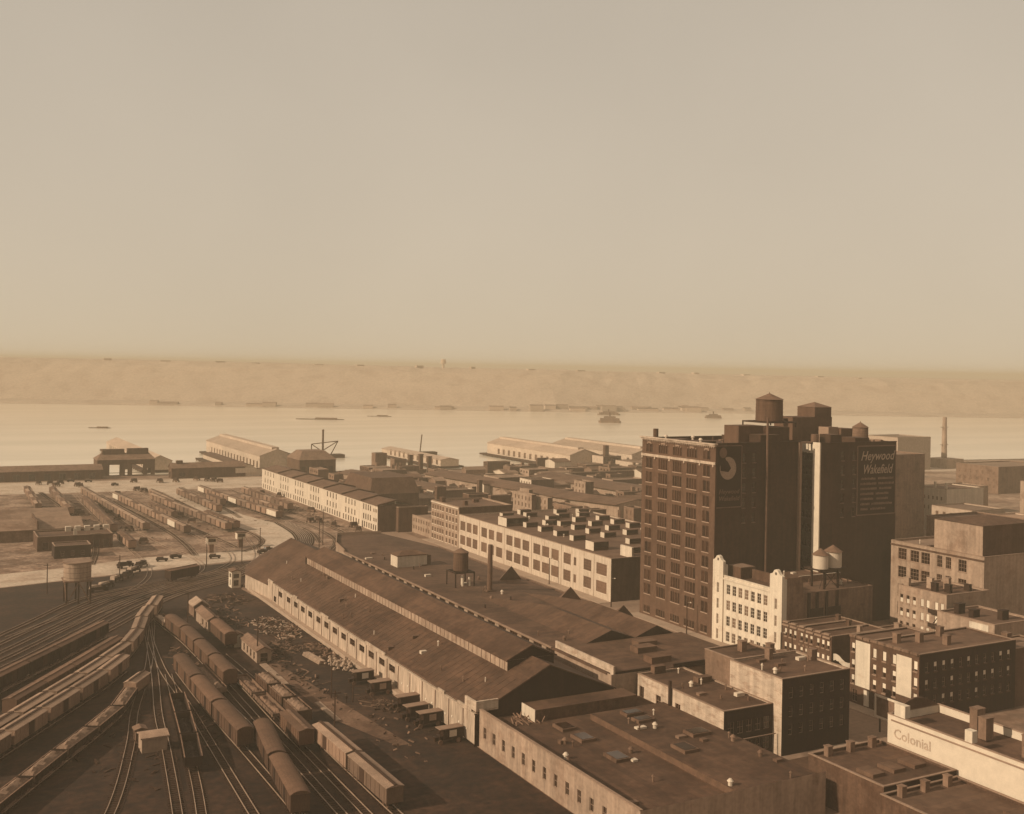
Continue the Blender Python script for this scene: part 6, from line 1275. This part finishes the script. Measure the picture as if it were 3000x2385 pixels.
# wagons and stacked goods scattered over the far yard and the waterfront avenue
def wagon(label):
    t = thing('freight_wagon', label, 'wagon', (0, 0, 0), 'small wagons about the far yard'); m_ = MB(); m_.box(-1.9, 1.9, -.9, .9, .8, 1.05); m_.build('bed', 'timber', t, (0, 0, 0)); m_ = MB(); m_.hexa([(-1.7, -.85, 1.06), (1.5, -.85, 1.06), (1.5, .85, 1.06), (-1.7, .85, 1.06), (-1.4, -.7, 2.2), (1.3, -.6, 2.4), (1.2, .7, 2.1), (-1.5, .6, 2.3)]); m_.build('load', 'tie wood', t, (0, 0, 0))
    w_ = MB(); w_.xcyl(-.06, .06, 0, 0, .5, 10, ax='y'); wm2 = w_.mesh('wheel', ['timber'])
    for x in (-1.3, 1.3):
        for y in (-.95, .95): place('wheel', wm2, t, (x, y, .5))
    return t
WG = wagon('x'); rnd = random.Random(77)
for k in range(44):
    x, y = ((rnd.uniform(55, 175), rnd.uniform(636, 660)) if k < 16 else (rnd.choice((64.5, 77.0, 90.0, 104.5, 124.5, 148.5)) + rnd.uniform(-1.5, 1.5), rnd.uniform(430, 615)) if k < 34 else (rnd.uniform(150, 166), rnd.uniform(430, 600)))
    inst(WG, (x, y, .03), rnd.uniform(0, 6.28), 'small loaded wagon on the waterfront avenue' if k < 16 else 'small loaded wagon between the car rows of the far yard' if k < 34 else 'small loaded wagon by the loading side of the pale warehouse', ['wagons on the waterfront avenue', 'wagons between the car rows', 'wagons by the pale warehouse'][0 if k < 16 else 1 if k < 34 else 2])
heap_later = [('goods_pile', 'goods and timber lying between the rows of the far yard', 100, 520, 42, 90), ('goods_pile', 'goods and rubbish on the open ground left of the leftmost row', 52, 500, 12, 60), ('goods_pile', 'goods along the loading side of the pale warehouse', 158, 510, 6, 85)]
# yard huts
def hut(name, label, x0, x1, y0, y1, h, wallm='light tan brick', roofm='mid roof', rise=1.0, left=(), front=(), axis='y'):
    return gable_shed(name, label, 'hut', x0, x1, y0, y1, h, h + rise, wallm, roofm, axis=axis, left=left, front=front, over=.3)
hut('switch_tower', 'white two-storey switchman hut at the far left corner of the gabled shed', 85.6, 88.4, 338.4, 342.2, 5.0, 'white stucco', 'mid roof', .5, left=[(340.3, 3.0, 2.0, 1.3), (340.3, .6, 1.0, 1.8)], front=[(87, 3.0, 1.8, 1.3), (87, .6, 1.6, 1.8)])
hut('yard_hut', 'small pale hut with dark opening left of the short standing car', 66.4, 69.4, 286, 300, 2.9, 'light tan brick', 'tan brick', .9, left=[(288, .5, 1.4, 1.6), (292, .5, 1.4, 1.6)], front=[(67.9, .1, 1.6, 2.2)])
hut('yard_hut', 'tan hut beside the pole at the top of the arched-roof line', 66.6, 70.6, 303.5, 310, 3.0, 'tan brick', 'light tan brick', 1.3, front=[(68.6, .2, 1.4, 2.0)])
pf = hut('yard_hut', 'pale open-sided loading hut beside the path above the gravel gondolas', 69.8, 73.2, 251.5, 266, 2.7, 'light tan brick', 'tan brick', .8, left=[(y, .3, 1.2, 1.8) for y in (254, 257, 260, 263)], front=[(71.5, .1, 1.8, 2.1)])
hut('yard_hut', 'small white-fronted hut left of the loading hut', 68.6, 71.2, 267.6, 270.4, 2.6, 'white stucco', 'tan brick', .7, left=[(269, .3, 1.4, 1.8)])
hx, hy = at(107.8 + 785 * .2432, 1185.9 + 1650 * .2432, 0)
hut('yard_hut', 'low white-ended shed at the very bottom of the yard by the coal cars', hx, hx + 4.4, hy, hy + 3.6, 2.6, 'light tan brick', 'car roof pale', .5, axis='x')
hx, hy = at(107.8 + 730 * .2432, 1185.9 + 1555 * .2432, 0)
hut('yard_hut', 'tiny dark-doored box left of the low white-ended shed', hx, hx + 1.8, hy, hy + 2, 2.2, 'tan brick', 'tan brick', .3, left=[(hy + 1, .2, 1.0, 1.7)])
for x, y, lab in ((107.4, 412.6, 'white crossing cabin on a post at the corner of the far yard'), (94.6, 404.8, 'pale crossing cabin on a post by the cross road')):
    t = thing('crossing_cabin', lab, 'hut', (x, y, 0)); pbox(t, 'post', x - .8, x + .8, y - .8, y + .8, 0, 3.2, 'tan brick'); pbox(t, 'cabin', x - 1.6, x + 1.6, y - 1.5, y + 1.5, 3.21, 5.6, 'loft white'); pbox(t, 'roof', x - 1.9, x + 1.9, y - 1.8, y + 1.8, 5.61, 5.85, 'mid roof'); pbox(t, 'window_band', x - 1.3, x + 1.3, y - 1.55, y - 1.51, 4.1, 5.2, 'glass')
# sheds at the left edge beyond the road
ls = gable_shed('freight_house', 'pale-roofed freight house at the left edge of the far yard', 'building', 24, 56.5, 455, 478, 4.4, 7.2, 'tan brick', 'pale roof', axis='x', over=.5)
gable_shed('freight_house', 'second pale-roofed freight house beyond the first at the left edge', 'building', 20, 55.0, 485, 512, 4.2, 7.0, 'tan brick', 'pale roof', axis='x', over=.5)
pbox(ls, 'fire_wall', 40, 40.5, 454.6, 478.4, 4.5, 7.8, 'brown brick')
df = building('freight_house', 'low dark-fronted building with white doors across its top at the left edge', 'building', 38, 64, 430, 446, 5.2, 'brown brick', 'tar roof', par=.4, front=grid(lin(39, 63.5, 7), (.4,), 2.2, 2.8, nh=1))
for k in range(5): pbox(df, 'roof_box', 49 + k * 3.4, 51 + k * 3.4, 443.5, 445.4, 4.8, 6.6, 'loft white')
pbox(df, 'white_post', 50.6, 51.8, 432.5, 433.0, 4.8, 7.4, 'white stucco'); pbox(df, 'signal_arm', 56, 60, 429.6, 429.9, 5.3, 5.7, 'light tan brick')
building('shop_house', 'small dark house below the dark-fronted building by the road', 'house', 42, 54, 412, 421, 4.4, 'dark brick', 'brown brick', par=.2, front=grid(lin(43, 53, 3), (.8,), 1.2, 1.8, nh=2))
# poles
def pole(x, y, h, label, arm=1, lamp=False):
    t = thing('utility_pole', label, 'pole', (x, y, 0)); m_ = MB(); m_.cyl(x, y, 0, h, .17, .12, 8); m_.build('post', 'tie wood', t)
    for k in range(arm): m_ = MB(); m_.box(x - 1.1, x + 1.1, y - .06, y + .06, h - .6 - k * .8, h - .48 - k * .8); m_.build('crossarm', 'tie wood', t)
    if lamp: m_ = MB(); m_.bar((x, y, h - .2), (x + 1.2, y, h), .08); m_.cyl(x + 1.2, y, h - .25, h, .3, .12, 8); m_.build('lamp', 'tank pale', t)
for a in ((67.3, 190.1, 10.5, 'tall pole standing by the pale boxcar at the bottom of the yard'), (76.6, 218.7, 9.2, 'thin pole standing on the path in the open ground', 0), (70.6, 254.1, 9.8, 'pole beside the pale loading hut'), (62.5, 292, 9.5, 'pole at the top of the arched-roof line'), (86.8, 377.6, 10.5, 'tall pole on the near side of the cross road'), (99.6, 380.3, 10, 'tall pole on the cross road near the shed tip'), (137.5, 405.5, 14, 'tall mast where the street bends beyond the shed tip'), (131.5, 392, 12.5, 'mast at the pale curved corner of the flat shed'), (56.5, 364.5, 8, 'pole between the big tank and the road', 1), (113.0, 405.6, 8, 'short post at the street corner of the far yard', 0), (79.8, 214.5, 3.2, 'short post beside the thin pole', 0), (34, 352, 9, 'pole at the left edge behind the big tank')): pole(*a)
for k, y in enumerate((100, 128, 196, 232, 268, 304)): pole(179.4, y, 8.5, ['street lamp on the avenue below the picture edge', 'street lamp on the avenue at the front street', 'street lamp in front of the brown row houses', 'street lamp at the corner of the tower', 'street lamp at the corner of the white factory', 'street lamp along the white factory'][k], 0, True)
# platform strips and path
for (x0, x1, y0, y1, n_) in ((70.0, 71.6, 232, 250, 'plank_walk'), (72.4, 73.6, 204, 217, 'plank_walk')):
    m_ = MB()
    for k in range(int((y1 - y0) / .5)): m_.box(x0, x1, y0 + k * .5, y0 + k * .5 + .44, .02, .22)
    tag(m_.build(n_, 'light tan brick'), 'pale plank walk beside the ' + ('loading hut' if y0 > 220 else 'gravel gondolas'), 'walkway')
sheet('dirt_path', [(70.5, 249), (74, 249), (77.5, 216), (80.5, 186), (78, 186), (72.6, 205)], .03, 'yard path')
# scrap, lumber and sacks
rnd = random.Random(21)
def heap(name, label, cat, cx, cy, rx, ry, n, mats, lmax=2.2, hmax=.9, kind='stuff'):
    mbs = [MB() for _ in mats]
    for k in range(n):
        a = rnd.uniform(0, 6.28); r_ = rnd.random() ** .6; x = cx + rx * r_ * math.cos(a); y = cy + ry * r_ * math.sin(a); z = (1 - r_) * hmax * rnd.random() + .05
        b = rnd.uniform(0, 3.14); l_ = rnd.uniform(.4, lmax); rnd.choice(mbs).bar((x, y, z), (x + l_ * math.cos(b), y + l_ * math.sin(b), z + rnd.uniform(-.1, .35)), rnd.uniform(.12, .4), 0, rnd.uniform(.05, .25))
    if len(mats) == 1: return tag(mbs[0].build(name, mats[0]), label, cat, kind=kind)
    t = thing(name, label, cat, (cx, cy, 0)); t['kind'] = 'stuff'
    for m2, mm in zip(mbs, mats): m2.build('debris', mm, t)['kind'] = 'stuff'
    return t
heap('scrap_pile', 'broad pile of broken boards and pale scrap along the far part of the shed wall', 'scrap', 83.5, 282, 4.8, 14, 420, ['timber', 'tie wood', 'tie wood', 'pale scrap'], 1.7, 1.0)
heap('scrap_pile', 'rough pile of boards near the white two-storey hut', 'scrap', 80, 322, 6, 9, 110, ['timber', 'tie wood'], 3.2)
heap('scrap_pile', 'scattered refuse between the scrap pile and the loading hut', 'scrap', 79.5, 262, 4.5, 7, 90, ['timber', 'tie wood'])
heap('scrap_pile', 'low pile of dark rubbish against the wall beside the lumber stack', 'scrap', 86.5, 256, 2.2, 9, 90, ['tie wood', 'timber'])
heap('litter', 'loose boards and litter strewn over the open ground near the vans', 'litter', 80, 200, 7, 24, 60, ['timber', 'tie wood'], 1.1, .1)
heap('litter', 'litter and ties strewn between the tracks at the lower left', 'litter', 36, 205, 12, 22, 80, ['tie wood', 'tie wood'], 1.8, .15)
for nm_, lbl_, cx, cy, rx, ry in heap_later: heap(nm_, lbl_, 'goods', cx, cy, rx, ry, 260, ['timber', 'tie wood', 'light tan brick'], 2.6, .8)
sk_ = MB()
for k in range(90):
    x = 86.6 + rnd.gauss(0, 1.5); y = 241 + rnd.gauss(0, 3.0); z = rnd.uniform(0, .9); s = rnd.uniform(.22, .5); sk_.cyl(x, y, z, z + s, s, s * .6, 6)
tag(sk_.build('sack_pile', 'pale scrap'), 'heap of bright pale sacks and cans at the foot of the shed wall', 'sacks', kind='stuff')
lm = thing('lumber_stack', 'neat pale stack of long planks on the open ground', 'lumber', (82.3, 249, 0))
for k in range(7):
    m_ = MB(); z = .1 + (k % 3) * .28; x = 81.3 + (k // 3) * .75 + (k % 3) * .12; m_.hexa([(x, 253.5, z), (x + .6, 253.5, z), (x + 1.6, 244.0, z), (x + 1.0, 244.0, z), (x, 253.5, z + .22), (x + .6, 253.5, z + .22), (x + 1.6, 244, z + .22), (x + 1.0, 244, z + .22)]); m_.build('plank', 'light tan brick', lm)
for nm_, cx, cy, rx, ry, n_ in (('ash and sleepers heaped in the dark ground right of the coal cars', 48.2, 215, 1.4, 18, 60), ('sleepers and scrap lying between the baggage cars and the scrap wagon line', 55, 262, 2, 12, 70), ('old sleepers scattered beside the path above the vans', 75, 240, 4, 22, 90), ('sleepers and scrap scattered in front of the yard huts', 73, 300, 7, 18, 130)): heap('scrap_pile', nm_, 'scrap', cx, cy, rx, ry, n_, ['tie wood', 'timber', 'coal'], 2.4, .3)
rk = heap('lumber_stack', 'low dark stack of timber on the open ground in front of the dock posts', 'lumber', 84.8, 208.5, 2.6, 5.5, 60, ['tie wood', 'timber'], 3.0, .7)
# people
def person_mesh():
    me = bpy.data.meshes.new('person_body')
    V = [(0, 0, .95), (0, 0, 1.2), (0, 0, 1.42), (0, .01, 1.52), (0, .02, 1.64), (0, .02, 1.76), (.09, 0, .9), (.11, .08, .5), (.11, .0, .06), (.11, .14, .03), (-.09, 0, .9), (-.11, -.08, .5), (-.11, -.16, .06), (-.11, -.02, .03), (.19, 0, 1.4), (.25, -.04, 1.12), (.26, .06, .88), (-.19, 0, 1.4), (-.25, .06, 1.12), (-.26, .14, .9)]
    E = [(0, 1), (1, 2), (2, 3), (3, 4), (4, 5), (0, 6), (6, 7), (7, 8), (8, 9), (0, 10), (10, 11), (11, 12), (12, 13), (2, 14), (14, 15), (15, 16), (2, 17), (17, 18), (18, 19)]
    Rr = [.16, .15, .15, .06, .11, .07, .1, .075, .05, .05, .1, .075, .05, .05, .08, .055, .04, .08, .055, .04]
    me.from_pydata(V, E, []); o = bpy.data.objects.new('tmp', me); COL.objects.link(o)
    o.modifiers.new('s', 'SKIN'); me.skin_vertices[0].data[0].use_root = True
    for i, r_ in enumerate(Rr): me.skin_vertices[0].data[i].radius = (r_, r_ * .8)
    md = o.modifiers.new('b', 'SUBSURF'); md.levels = 1
    out = bpy.data.meshes.new_from_object(o.evaluated_get(bpy.context.evaluated_depsgraph_get())); bpy.data.objects.remove(o)
    out.materials.clear(); out.materials.append(M('coat')); out.materials.append(M('skin'))
    for p in out.polygons: p.material_index = 1 if 1.55 < p.center.z < 1.72 and p.center.y > .03 else 0
    out.name = 'person'; return out
PM = person_mesh(); ht = MB(); ht.cyl(0, .02, 1.74, 1.76, .17, n=10); ht.cyl(0, .02, 1.76, 1.88, .11, .09, n=10); HM = ht.mesh('hat', ['coat'])
for x, y, a, lab in ((78.3, 214.2, .5, 'person in dark coat standing by the short post in the open ground'), (84.0, 207.0, 2.0, 'person in dark clothes standing on the dark timber stack'), (174.6, 162.5, .3, 'person in dark coat on the sunlit pavement below the tenement'), (85, 229, 2.2, 'person in dark coat beside the farthest delivery van')):
    o = place('person', PM, None, (x, y, .13 if x > 100 else .03), a); tag(o, lab, 'person'); place('hat', HM, o, (0, 0, 0))

rnd = random.Random(4)
def clutter(par, x0, x1, y0, y1, zf_, n):
    for k in range(n):
        x = rnd.uniform(x0, x1); y = rnd.uniform(y0, y1); z = zf_(x, y) if callable(zf_) else zf_
        m_ = MB(); q = rnd.random()
        if q < .5: m_.cyl(x, y, z - .1, z + rnd.uniform(.6, 1.3), .14, n=7); m_.cyl(x, y, z + .9, z + 1.15, .3, .1, 7); nm = 'vent_pipe'
        elif q < .8: w_ = rnd.uniform(.5, 1.1); m_.box(x - w_, x + w_, y - .5, y + .5, z - .2, z + rnd.uniform(.3, .7)); nm = 'roof_hatch'
        else: m_.cyl(x, y, z - .1, z + .7, .35, n=8); m_.cyl(x, y, z + .7, z + 1.1, .55, .2, 8); nm = 'ventilator'
        m_.build(nm, rnd.choice(['rust metal', 'tan brick', 'tank pale']), par)
clutter(s1, 92.5, 100.2, 190, 312, lambda x, y: zr_(x) + .25, 16); clutter(s2, 123, 142, 208, 330, 9.2, 22); clutter(an, 93, 109, 130, 172, 4.8, 10); clutter(an, 111, 126, 130, 168, 5.9, 8)
clutter(an, 111, 126, 130, 168, 5.9, 6); clutter(lb, 128, 137.5, 155, 178, 8.85, 8); clutter(db, 140, 154, 152.5, 164, 13.7, 9); clutter(fa, 185, 234, 276, 376, 12.6, 26); clutter(tw, 185, 210, 228, 256, 49.4, 12); clutter(wb, 191, 212, 202, 223, 15.9, 10); clutter(bg_, 242, 283, 206, 217, 22.9, 12)
m_ = MB()          # seams between the rolls of felt on the big roofs
for k in range(60): y = 182 + k * 2.2; m_.bar((91.6, y, zr_(91.6) + .27), (100.4, y, zr_(100.4) + .27), .07, 0, .04)
tag(m_.build('roof_seams', 'shed tar roof', s1), kind='stuff')
m_ = MB(); m_.box(90.9, 91.15, YN, 316, 6.25, 6.42); m_.build('gutter', 'rust metal', s1)
# ================================================================== HAZE
hz = MB(); hz.box(-7900, 8300, -3300, 7800, -7.2, 84)
hm = bpy.data.materials.new('haze'); hm.use_nodes = True; hn = hm.node_tree; hn.nodes.clear()
pv = hn.nodes.new('ShaderNodeVolumePrincipled'); pv.inputs['Color'].default_value = (.80, .675, .505, 1); pv.inputs['Density'].default_value = .00038; pv.inputs['Anisotropy'].default_value = 0.0
ho = hn.nodes.new('ShaderNodeOutputMaterial'); hn.links.new(pv.outputs[0], ho.inputs['Volume']); MATS['haze'] = hm
tag(hz.build('haze', 'haze'), kind='stuff')
for p_ in [o for o in bpy.data.objects if o.get('label') == 'x' and o.parent is None]:   # prototypes that were never placed
    kids = list(p_.children_recursive)
    for c_ in kids: bpy.data.objects.remove(c_)
    bpy.data.objects.remove(p_)
